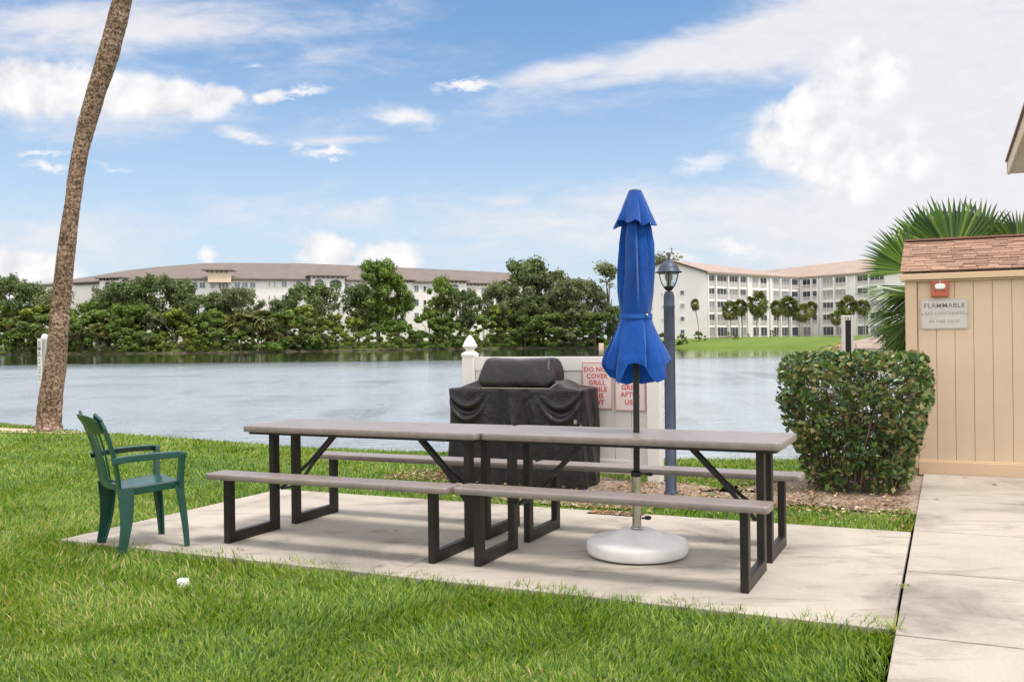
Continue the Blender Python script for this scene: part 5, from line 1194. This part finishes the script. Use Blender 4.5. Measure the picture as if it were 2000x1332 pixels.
fills = [(34, 640, 'bush1', 'green waterside shrub'), (105, 660, 'dark1', 'dark waterside shrub'), (222, 655, 'olivebush', 'olive waterside shrub'), (285, 648, 'bush2', 'green waterside shrub'), (372, 646, 'lime1', 'lime waterside shrub'), (425, 640, 'bush1', 'green waterside shrub'), (470, 648, 'bush2', 'green waterside shrub'), (510, 645, 'bush1', 'green waterside shrub'), (565, 645, 'olivebush', 'olive waterside shrub'), (612, 640, 'dark1', 'dark waterside shrub'), (662, 642, 'lime1', 'lime waterside shrub'), (715, 648, 'bush2', 'green waterside shrub'), (765, 650, 'lime2', 'lime waterside shrub'), (815, 645, 'dark1', 'dark waterside shrub'), (868, 640, 'bush2', 'green waterside shrub'), (920, 648, 'lime1', 'lime waterside shrub'), (975, 642, 'dark1', 'dark waterside shrub'), (1025, 638, 'bush1', 'green waterside shrub'), (1075, 645, 'bush2', 'green waterside shrub'), (1125, 640, 'dark1', 'dark waterside shrub'), (1160, 640, 'bush1', 'green waterside shrub')]
marks = ['at the left edge of the photo', 'just left of the palm trunk', 'a little right of the palm trunk', 'where the dark gap opens right of the trunk', 'below the first blue windows', 'right below the tan turret', 'in front of the left skirted palm', 'in front of the middle skirted palm', 'beside the pale dead brush', 'below the broad dark oak', 'below the arched balcony bay', 'at the left end of the bare bank', 'at the right end of the bare bank', 'beside the shaded hole in the bank', 'left of the pointed fence post cap', 'right of the pointed fence post cap', 'above the left end of the grill lid', 'above the middle of the grill lid', 'above the right end of the grill lid', 'between grill lid and umbrella', 'last before the umbrella']
fills += [(1040, 615, 'dark1', 'taller dark thicket'), (1085, 610, 'dark1', 'taller dark thicket'), (1125, 606, 'olivebush', 'taller olive thicket'), (1162, 610, 'dark1', 'taller dark thicket'), (150, 620, 'bush2', 'taller green thicket'), (560, 612, 'bush2', 'taller green thicket'), (780, 625, 'bush1', 'taller green thicket'), (95, 612, 'dark1', 'taller dark thicket')]
marks += ['behind the shrubs above the grill lid', 'behind the shrubs right of the grill lid', 'behind the shrubs near the umbrella', 'nearest the umbrella strap height', 'directly right of the palm trunk', 'under the arched balcony bay, left side', 'under the right side of the tallest tree', 'hidden partly by the palm trunk']
for (px, ty, key, lab), mk in zip(fills, marks): place(key, px, ty, sy(px)+1.2, lab+' '+mk, 'shrub', w=1.3)
# small concrete block on the shore
p = at(1174, 676, sy(1174)-.5); mb = MB(); mb.box((0, 0, .5), (1.1, .8, 1.7)); o = mb.build('concrete_block', M['stucco2'], bevel=.05); o.location = (p.x, p.y, WATER_Z-.3); tag(o, 'small pinkish concrete outfall block at the shore left of the umbrella', 'concrete block')
# ------------------------------------------------------------------ window builder
def window(mb, c, tg, w, h, cols=2, out=.06, rail=False, gl=1):
    """frame, panes and glazing bars in one window; c centre on the wall, tg wall direction"""
    ang = math.atan2(tg.y, tg.x); n = Vector((tg.y, -tg.x, 0)); 
    if n.y > 0: n = -n
    fw = .09
    mb.box(c+n*.05, (w, .06, h), ang, gl)
    for s in (-1, 1):
        mb.box(c+n*.09+tg*s*(w/2+.0), (fw, .14, h+fw), ang, 0); mb.box(c+n*.088+Vector((0, 0, s*h/2)), (w-fw, .13, fw), ang, 0)
    for k in range(1, cols): mb.box(c+n*.086+tg*(-w/2+w*k/cols), (fw*.7, .10, h-fw), ang, 0)
    if rail: mb.box(c+n*.084+Vector((0, 0, -h*.5+h*.20)), (w-fw, .05, h*.36), ang, 2)
# ------------------------------------------------------------------ long building on the left
lb = empty('long_apartment_building', (0, 0, 0), 0, 'long cream apartment building with taupe tile roof beyond the trees', 'building')
EZL = 17.7
fac = [(60, 262), (142, 248), (200, 243), (262, 240), (345, 238), (407, 238), (560, 243), (700, 250), (860, 262), (1060, 282)]
FP = [Vector((at(px, 600, Y).x, Y, 0)) for px, Y in fac]
DEP = [16, 17, 18, 20, 24, 25, 25, 25, 24, 20]
n = len(FP)
mb = MB()
V = [(p.x, p.y, 1.) for p in FP]+[(p.x, p.y, EZL) for p in FP]+[(p.x*1.02, p.y+d*2, 1.) for p, d in zip(FP, DEP)]+[(p.x*1.02, p.y+d*2, EZL) for p, d in zip(FP, DEP)]
for i in range(n-1):
    for a in (0, 2*n): pass
Fc = [(i, i+1, n+i+1, n+i) for i in range(n-1)]+[(2*n+i+1, 2*n+i, 3*n+i, 3*n+i+1) for i in range(n-1)]+[(0, n, 3*n, 2*n), (n-1, 3*n-1, 4*n-1, 2*n-1)]
mb.add(V, Fc); mb.build('wall', M['stucco'], lb)
def fpt(px, z=0., off=0.):
    d = at(px, 600, 1.); d = Vector((d.x, 1., 0))
    for a, b in zip(FP[:-1], FP[1:]):
        e = b-a; den = d.x*e.y-d.y*e.x; t = (a.x*e.y-a.y*e.x)/den; s = (a.x*d.y-a.y*d.x)/den
        if -1e-6 <= s <= 1.000001: 
            tg = e.normalized(); return d*t+Vector((0, 0, z))+Vector((tg.y, -tg.x, 0))*off, tg
    e = FP[-1]-FP[0]; return FP[-1].copy(), e.normalized()
ridge_z = [19.5, 20.6, 21.6, 22.4, 23.4, 23.5, 23.5, 23.1, 22.7, 22.]
mb = MB(); OVH = .9
ev_ = [(p.x*(1-.0), p.y-OVH, EZL-.15) for p in FP]; rg = [(p.x*1.01, p.y+d, z) for p, d, z in zip(FP, DEP, ridge_z)]; bk_ = [(p.x*1.02, p.y+2*d+OVH, EZL-.15) for p, d in zip(FP, DEP)]
rg[0] = (rg[0][0]+8, rg[0][1], rg[0][2])
V = ev_+rg+bk_+[(x, y, z-.35) for x, y, z in ev_]
Fc = [(i, i+1, n+i+1, n+i) for i in range(n-1)]+[(n+i, n+i+1, 2*n+i+1, 2*n+i) for i in range(n-1)]+[(3*n+i, 3*n+i+1, i+1, i) for i in range(n-1)]+[(0, n, 2*n), (n-1, 3*n-1, 2*n-1)]
mb.add(V, Fc); mb.build('roof', M['roof_brown'], lb)
def lwin(px0, px1, pyt, pyb, cols, gl, rail=False, arch=False):
    c, tg = fpt((px0+px1)/2); Yc = c.y; zt_, zb_ = at((px0+px1)/2, pyt, Yc).z, at((px0+px1)/2, pyb, Yc).z
    a, _ = fpt(px0); b, _ = fpt(px1); w = (b-a).length
    mb = MB(); window(mb, Vector((c.x, c.y, (zt_+zb_)/2)), tg, w*.92, zt_-zb_, cols, rail=rail, gl=1)
    if arch:
        n_ = Vector((tg.y, -tg.x, 0)); n_ = -n_ if n_.y > 0 else n_; R = w*.46; cc_ = Vector((c.x, c.y, zt_))+n_*.085
        vs = [cc_]+[cc_+tg*R*math.cos(t)+Vector((0, 0, R*.8*math.sin(t))) for t in np.linspace(0, PI, 11)]; mb.add(vs, [(0, k, k+1) for k in range(1, 11)], 1)
    mb.build('window', [M['frame_white'], M[gl], M['rail_mat']], lb)
B_ = 'glass_blue'; Dk = 'glass_dark'; Md = 'glass_mid'
top = [(360, 372, 551.5, 562.5, 2, B_), (375, 387, 551.5, 562.5, 2, B_), (390, 402, 551.5, 562.5, 2, B_), (411, 420, 551.5, 562.5, 1, B_), (427, 433, 551.5, 562.5, 1, Dk), (434, 440, 551.5, 562.5, 1, Dk), (441, 447, 551.5, 562.5, 1, Dk), (458, 470, 551.5, 562.5, 2, B_), (473, 485, 551.5, 562.5, 2, B_), (488, 500, 551.5, 562.5, 2, B_),
       (525, 528, 550, 560, 1, Md), (535.5, 538.5, 550, 560, 1, Md), (550, 561, 549, 560, 2, B_), (578.5, 589.5, 550, 561, 2, Dk), (597, 603, 550.5, 559, 1, Dk), (671, 680, 553, 564, 2, B_), (698, 709, 554, 565, 2, Md), (793, 800, 557, 567, 1, Dk), (809, 818, 558, 569, 2, B_), (827, 832.5, 559, 569, 1, Dk), (912, 920, 562, 571, 2, Dk), (940, 949, 562.5, 572, 2, B_), (1000, 1010, 565, 575, 2, Dk)]
for w_ in top:
    lwin(*w_)
    if 500 < w_[0]:
        lwin(w_[0], w_[1], w_[2]+27, w_[3]+27, w_[4], w_[5]);
        if w_[0] > 780: lwin(w_[0], w_[1], w_[2]+53, w_[3]+53, w_[4], w_[5])
for a, b in ((180, 186), (188, 192), (232, 238)): lwin(a, b, 560, 569, 1, Dk, arch=True)
lwin(246, 257, 552, 562, 1, Dk); lwin(262, 266, 553, 561, 1, Md); lwin(274, 278, 553, 561, 1, Md)
# projecting bays with their own small roofs and bracketed eaves
def bay(px0, px1, eavepy, arches, tower=False, brk=8, dz=0.):
    a, tg = fpt(px0); b, _ = fpt(px1); c = (a+b)/2; w = (b-a).length; n_ = Vector((tg.y, -tg.x, 0)); n_ = -n_ if n_.y > 0 else n_
    ang = math.atan2((b-a).y, (b-a).x); z1 = at((px0+px1)/2, eavepy, c.y).z; tg = (b-a).normalized()
    dp = 1.8
    mb = MB(); z0 = EZL-1.2 if tower else 1.
    mb.box(c+Vector((0, 0, (z0+z1)/2))+n_*(dp/2-1.), (w, dp+2., z1-z0), ang); f = mb.build('bay', M['stucco2'] if tower else M['stucco'], lb)
    mb = MB(); hh = 1.0 if not tower else .9; q = [c+n_*(dp+.8)+tg*(w/2+.9), c+n_*(dp+.8)-tg*(w/2+.9), c-n_*2-tg*(w/2+.9), c-n_*2+tg*(w/2+.9)]
    vs = [(p.x, p.y, z1+.02) for p in q]+[(p.x, p.y, z1+.25) for p in q]; tt = [c+tg*(w*.3), c-tg*(w*.3)]
    vs += [(tt[0].x, tt[0].y, z1+.25+hh), (tt[1].x, tt[1].y, z1+.25+hh)]
    mb.add(vs, [(3, 2, 1, 0), (0, 1, 5, 4), (1, 2, 6, 5), (2, 3, 7, 6), (3, 0, 4, 7), (4, 5, 9, 8), (5, 6, 9), (6, 7, 8, 9), (7, 4, 8)]); mb.build('bay_roof', M['roof_brown'], f)
    for k in range(brk): mb = MB(); mb.box(c+n_*(dp+.35)+tg*(-w/2+w*(k+.5)/brk)+Vector((0, 0, z1-.22)), (.34, .7, .42), ang); mb.build('eave_bracket', M['corbel'], f)
    for (x0, x1, yt, yb) in arches:
        mb = MB(); t0 = (x0-px0)/(px1-px0); t1 = (x1-px0)/(px1-px0); cc_ = a.lerp(b, (t0+t1)/2)+n_*dp; ww = w*(t1-t0); zt_ = at(x0, yt, c.y-dp).z; zb_ = at(x0, yb, c.y-dp).z
        window(mb, Vector((cc_.x, cc_.y, (zt_+zb_)/2)), tg, ww, zt_-zb_, max(1, int(ww/1.3)), gl=1); R = ww*.5; c2_ = Vector((cc_.x, cc_.y, zt_))+n_*.085
        mb.add([c2_]+[c2_+tg*R*math.cos(t)+Vector((0, 0, min(R, 1.)*math.sin(t))) for t in np.linspace(0, PI, 11)], [(0, k, k+1) for k in range(1, 11)], 1); mb.build('balcony_opening', [M['frame_white'], M['glass_dark'], M['rail_mat']], f)
bay(407, 452, 530, [], True, 5); bay(606, 671, 541, [(612, 630, 553, 560), (641, 665, 554, 561)], False, 7); bay(858, 905, 550, [(876, 890, 562, 568)], False, 6); bay(205, 244, 545, [(215, 227, 557, 565)], False, 6); bay(774, 800, 549, [], False, 4)
for i in range(16):
    mb = MB(); p, tg = fpt(150+i*3.4, EZL-.6, 0); n_ = Vector((tg.y, -tg.x, 0)); n_ = -n_ if n_.y > 0 else n_; mb.box(p+n_*.35, (.4, .7, .45), math.atan2(tg.y, tg.x)); mb.build('eave_bracket', M['corbel'], lb)
for i in range(12):
    mb = MB(); p, tg = fpt(905+i*7.5, EZL-.6, 0); n_ = Vector((tg.y, -tg.x, 0)); n_ = -n_ if n_.y > 0 else n_; mb.box(p+n_*.35, (.4, .7, .45), math.atan2(tg.y, tg.x)); mb.build('eave_bracket', M['corbel'], lb)
# low wing at the far left
wg = at(95, 575, 300); w2 = empty('low_wing', (wg.x, 300, 1), math.radians(-12), 'low pale end wing seen left of the palm trunk over the trees', 'building')
zt_ = at(95, 571, 300).z-1; mb = MB(); mb.box((0, 0, zt_/2), (16, 12, zt_)); mb.build('wall', M['stucco'], w2)
mb = MB(); mb.add([(-9, -7, zt_), (9, -7, zt_), (9, 7, zt_), (-9, 7, zt_), (-4, 0, zt_+2.4), (6, 0, zt_+2.4)], [(0, 1, 5, 4), (1, 2, 5), (2, 3, 4, 5), (3, 0, 4), (3, 2, 1, 0)]); mb.build('roof', M['roof_brown'], w2)
# ------------------------------------------------------------------ five storey building on the right
rb = empty('white_apartment_building', (0, 0, 0), 0, 'white five storey apartment block with pinkish roof behind the lawn and palms', 'building')
def onp(a, b, px):
    d = at(px, 600, 1.); e = b-a; den = d.x*e.y-e.x; t = (a.x*e.y-a.y*e.x)/den; return Vector((d.x*t, t, 0))
A0 = at(1226, 600, 224); A1 = at(1379, 600, 216); A2 = at(1562, 600, 240); A3 = at(1760, 600, 217); A4 = at(1830, 600, 209)
for p in (A0, A1, A2, A3, A4): p.z = 0
GB = 1.15; FH = 2.98; EZR = GB+5*FH+.35
nrm1 = Vector(((A1-A0).x, (A1-A0).y, 0)).normalized()   # gable direction
back = Vector((.33, .94, 0))
mb = MB()
D_ = 40
def wallq(mb, a, b, z0, z1, mi=0): mb.add([(a.x, a.y, z0), (b.x, b.y, z0), (b.x, b.y, z1), (a.x, a.y, z1)], [(0, 1, 2, 3)], mi)
A0b = A0+(A2-A1)*.6+Vector((-6, 12, 0))
wallq(mb, A0, A1, GB-.5, EZR); wallq(mb, A1, A2, GB-.5, EZR); wallq(mb, A2, A4, GB-.5, EZR); wallq(mb, A0b, A0, GB-.5, EZR); A4b = A4+Vector((6, 20, 0)); wallq(mb, A4, A4b, GB-.5, EZR)
pk = A0.lerp(A1, .56); RZ = at(1318, 507, pk.y).z
mb.add([(A0.x, A0.y, EZR), (A1.x, A1.y, EZR), (pk.x, pk.y, RZ-.25)], [(0, 1, 2)])
mb.build('wall', M['stucco'], rb)
pk2 = pk+(A2-A1)*1.06; pk3 = A3+Vector((8, 19, 0)); 
mb = MB(); o1 = (A0-A1).normalized()*.0; ov = Vector((-.35, -.93, 0))*.8; ovg = (A1-A2).normalized()*.8
def rp(p, z, d=Vector((0, 0, 0))): q = p+d; return (q.x, q.y, z)
gdir = (A1-A0).normalized(); sdir = (A2-A1).normalized(); rdir = (A4-A2).normalized(); rn = Vector((rdir.y, -rdir.x, 0)); rn = rn if rn.y < 0 else -rn
E1 = A1+gdir*.9+ovg; E0 = A0-gdir*.9+ovg; P1 = pk+ovg; E2 = A2+gdir*.5+rn*.6; 
zE = EZR-.1
rid2 = pk+(A2-A1)*.97+gdir*0; RZ2 = RZ-.3
m1 = A2+rn*-9+rdir*4; 
hipx = onp(A2-rn*11, A4-rn*11, 1640); hipx2 = onp(A2-rn*10, A4-rn*10, 1735)
valley = A2-rn*10+Vector((0, 6, 0))
E4 = A4+rn*.9+rdir*.8
vs = [rp(E1, zE), rp(E2, zE), rp(rid2, RZ2-.9), rp(P1, RZ), rp(E0, zE), rp(A0b-gdir*.9, zE), rp(E4, zE), rp(hipx2, RZ+1.0), rp(hipx, RZ+.8), rp(A4b, zE)]
mb.add(vs, [(0, 1, 2, 3), (3, 2, 5, 4), (1, 6, 7, 8), (1, 8, 2), (6, 9, 7)])
for a, b in ((0, 1), (1, 6)):
    p, q = Vector(vs[a]), Vector(vs[b]); mb.add([p, q, q-Vector((0, 0, .45)), p-Vector((0, 0, .45))], [(0, 1, 2, 3)])
mb.build('roof', M['roof_terra'], rb)
mb = MB()
for a, b in ((4, 3), (3, 0)):
    p, q = Vector(vs[a]), Vector(vs[b]); mb.bar(p-Vector((0, 0, .12)), q-Vector((0, 0, .12)), .35, .35)
mb.build('bargeboard', M['corbel'], rb)
def rowz(k): return GB+FH*k      # floor k
def rwin(a, b, px0, px1, k, cols, gl, rail=True, zlo=.45, zhi=2.55):
    p, q = onp(a, b, px0), onp(a, b, px1); c = (p+q)/2; tg = (q-p).normalized(); w = (q-p).length
    mb = MB(); z0, z1 = rowz(k)+zlo, rowz(k)+zhi; window(mb, Vector((c.x, c.y, (z0+z1)/2)), tg, w, z1-z0, cols, rail=rail and k > 0, gl=1)
    mb.build('window', [M['frame_white'], M[gl], M['rail_mat']], rb)
cr = random.Random(77)
colsL = [(1383.5, 1395, 2), (1399.5, 1419, 3), (1423, 1440.5, 3), (1444.5, 1456.5, 2), (1470, 1481, 2), (1485, 1497, 2), (1510, 1521, 2), (1525, 1541, 3), (1545, 1558, 1)]
colsR = [(1569, 1584.5, 2), (1588, 1597, 1), (1608, 1629, 3), (1633, 1653, 3), (1675.5, 1697, 2), (1701, 1728, 3)]
for k in range(5):
    for (a, b, c_) in colsL:
        g_ = Dk if cr.random() < .62 or a > 1544 else Md
        rwin(A1, A2, a, b, k, c_, g_)
    for (a, b, c_) in colsR:
        if k == 0 and a < 1590 and a > 1586: continue
        rwin(A2, A4, a, b, k, c_, Dk if cr.random() < .55 else Md)
for k in range(4):
    for (a, b) in ((1268.5, 1274.5), (1329, 1337)): rwin(A0, A1, a, b, k, 1, Md if cr.random() < .3 else Dk, rail=False, zlo=1.1, zhi=2.1)
    rwin(A0, A1, 1292.5, 1294.5, k, 1, Dk, rail=False, zlo=1.1, zhi=1.7)
# pilasters between the screened balconies
for px in (1381.5, 1397.2, 1421, 1442.5, 1459, 1503, 1523, 1543): 
    mb = MB(); p = onp(A1, A2, px); t_ = (A2-A1).normalized(); n_ = Vector((t_.y, -t_.x, 0)); n_ = -n_ if n_.y > 0 else n_; mb.box(p+n_*.2+Vector((0, 0, (GB+EZR)/2-.3)), (.35, .5, EZR-GB-.8), math.atan2(t_.y, t_.x)); mb.build('pilaster', M['stucco'], rb)
for px in (1566, 1586.3, 1599, 1605, 1631, 1656, 1672, 1699):
    mb = MB(); p = onp(A2, A4, px); t_ = (A4-A2).normalized(); n_ = Vector((t_.y, -t_.x, 0)); n_ = -n_ if n_.y > 0 else n_; mb.box(p+n_*.2+Vector((0, 0, (GB+EZR)/2-.3)), (.35, .5, EZR-GB-.8), math.atan2(t_.y, t_.x)); mb.build('pilaster', M['stucco'], rb)
# palms and shrubs on the far lawn
sabal('tallpalm', M['sabal_leaf'], 61, .80, -.16, False, .16)
G2 = 'palms on the lawn of the white apartment block'
PL = [('tallpalm', 1365, 582, 207, 'thin dark palm leaning against the blank gable wall', 1.0), ('sab1', 1426, 588, 208, 'stout palm in front of the balconies, first from the left', 1.25), ('sab3', 1450, 584, 214, 'leaning palm second from the left by the balconies', 1.2), ('sab2', 1477, 569, 212, 'tallest sabal palm in the middle of the balconies', 1.15),
      ('sab3', 1520, 586, 222, 'palm standing left of the corner palms', 1.1), ('sab1', 1540, 579, 214, 'tall bushy palm nearest the inner corner of the block', 1.25), ('sab2', 1565, 593, 212, 'low palm right of the bushy corner palm', 1.3), ('sab3', 1588, 588, 224, 'dark palm behind the low palm at the right', 1.1), ('sab1', 1656, 577, 190, 'tall palm behind the grey post', 1.3), ('sab2', 1632, 606, 188, 'smaller palm left of the grey post', 1.2), ('sab3', 1690, 585, 196, 'palm between the grey post and the fan palm', 1.3)]
for key, px, ty, Y, lab, w in PL: place(key, px, ty, Y, lab, 'palm tree', G2, w*.72, rz=random.uniform(-.5, .5))
BL = [('bush1', 1365, 647, 206, 1.2, 'round clipped shrub at the foot of the leaning thin palm'), ('dark1', 1298, 650, 203, 1.6, 'low dark hedge along the blank gable wall'), ('bush1', 1438, 654, 200, 1.3, 'small shrub on the lawn below the first palm'), ('dark1', 1508, 645, 216, .8, 'dark shrub beside a ground floor window'), ('dark1', 1422, 648, 212, .8, 'dark shrub near the ground floor door'), ('bush1', 1332, 652, 204, 1., 'small dark shrub right of the lamp post'), ('dark1', 1462, 651, 213, .7, 'small shrub between two leaning palms')]
for key, px, ty, Y, w, lab in BL: place(key, px, ty, Y, lab, 'shrub', 'shrubs on the far lawn', w)
# treetops behind the right building
place('olive2', 1275, 500, 262, 'treetop showing behind the gable of the white apartment block', 'tree', 'trees and shrubs on the far shore', 1.)
place('oak2', 1195, 600, 224, 'dark tree beside the umbrella on the far lawn', 'tree', 'trees and shrubs on the far shore', .8)
# yellow palm clump and house roof on the near right shore
yp = at(1628, 650, 62); cl = empty('yellow_palm_clump', (yp.x, 62, -.8), 0, 'clump of yellow drooping palm fronds left of the grey post', 'palm')
r = random.Random(4)
for k in range(26):
    a = r.uniform(0, 2*PI); L = r.uniform(1.0, 1.6); base_ = Vector((r.uniform(-.5, 1.6), r.uniform(-.4, .4), r.uniform(.1, 1.5))); mb = MB(); pts_ = [base_]
    for i in range(1, 7): t = i/6; pts_.append(base_+Vector((math.cos(a)*L*t, math.sin(a)*L*t, 1.0*t-1.3*t*t)))
    mb.tube(pts_, .02, 4, cap=False)
    for i in range(1, 7):
        for s in (-1, 1):
            for q in (0, .5):
                p = pts_[i-1].lerp(pts_[i], q); d = Vector((-math.sin(a)*s*.3+math.cos(a)*.12, math.cos(a)*s*.3+math.sin(a)*.12, -.10)); e = Vector((math.cos(a), math.sin(a), 0))*.05
                b = len(mb.v); mb.add([p-e, p+e, p+d*1.3], [(0, 1, 2)])
    mb.build('frond', M['yellow_frond'] if k % 3 else M['sabal_leaf'], cl)
hs = at(1712, 676, 70); hr2 = empty('shore_house', (hs.x+1.5, 70, -.6), math.radians(20), 'low house with tan roof glimpsed between hedge and fan palm', 'house')
mb = MB(); mb.box((0, 0, .5), (7, 5, 1.2)); mb.build('wall', M['stucco2'], hr2)
mb = MB(); mb.add([(-4, -3, 1.05), (4, -3, 1.05), (4, 3, 1.05), (-4, 3, 1.05), (-1.5, 0, 2.0), (2, 0, 2.0)], [(0, 1, 5, 4), (1, 2, 5), (2, 3, 4, 5), (3, 0, 4), (3, 2, 1, 0)]); mb.build('roof', M['roof_terra'], hr2)
for k, o in list(protos.items()):
    if k not in used:
        for c in kids(o): bpy.data.objects.remove(c)
        bpy.data.objects.remove(o)

# lettering becomes plain meshes
bpy.context.view_layer.update(); dg = bpy.context.evaluated_depsgraph_get()
for o in [o for o in bpy.data.objects if o.type == 'FONT']:
    me = bpy.data.meshes.new_from_object(o.evaluated_get(dg)); n_ = bpy.data.objects.new('lettering', me); COL.objects.link(n_)
    n_.parent = o.parent; n_.location = o.location; n_.rotation_euler = o.rotation_euler
    if not me.materials: me.materials.append(o.data.materials[0])
    bpy.data.objects.remove(o)
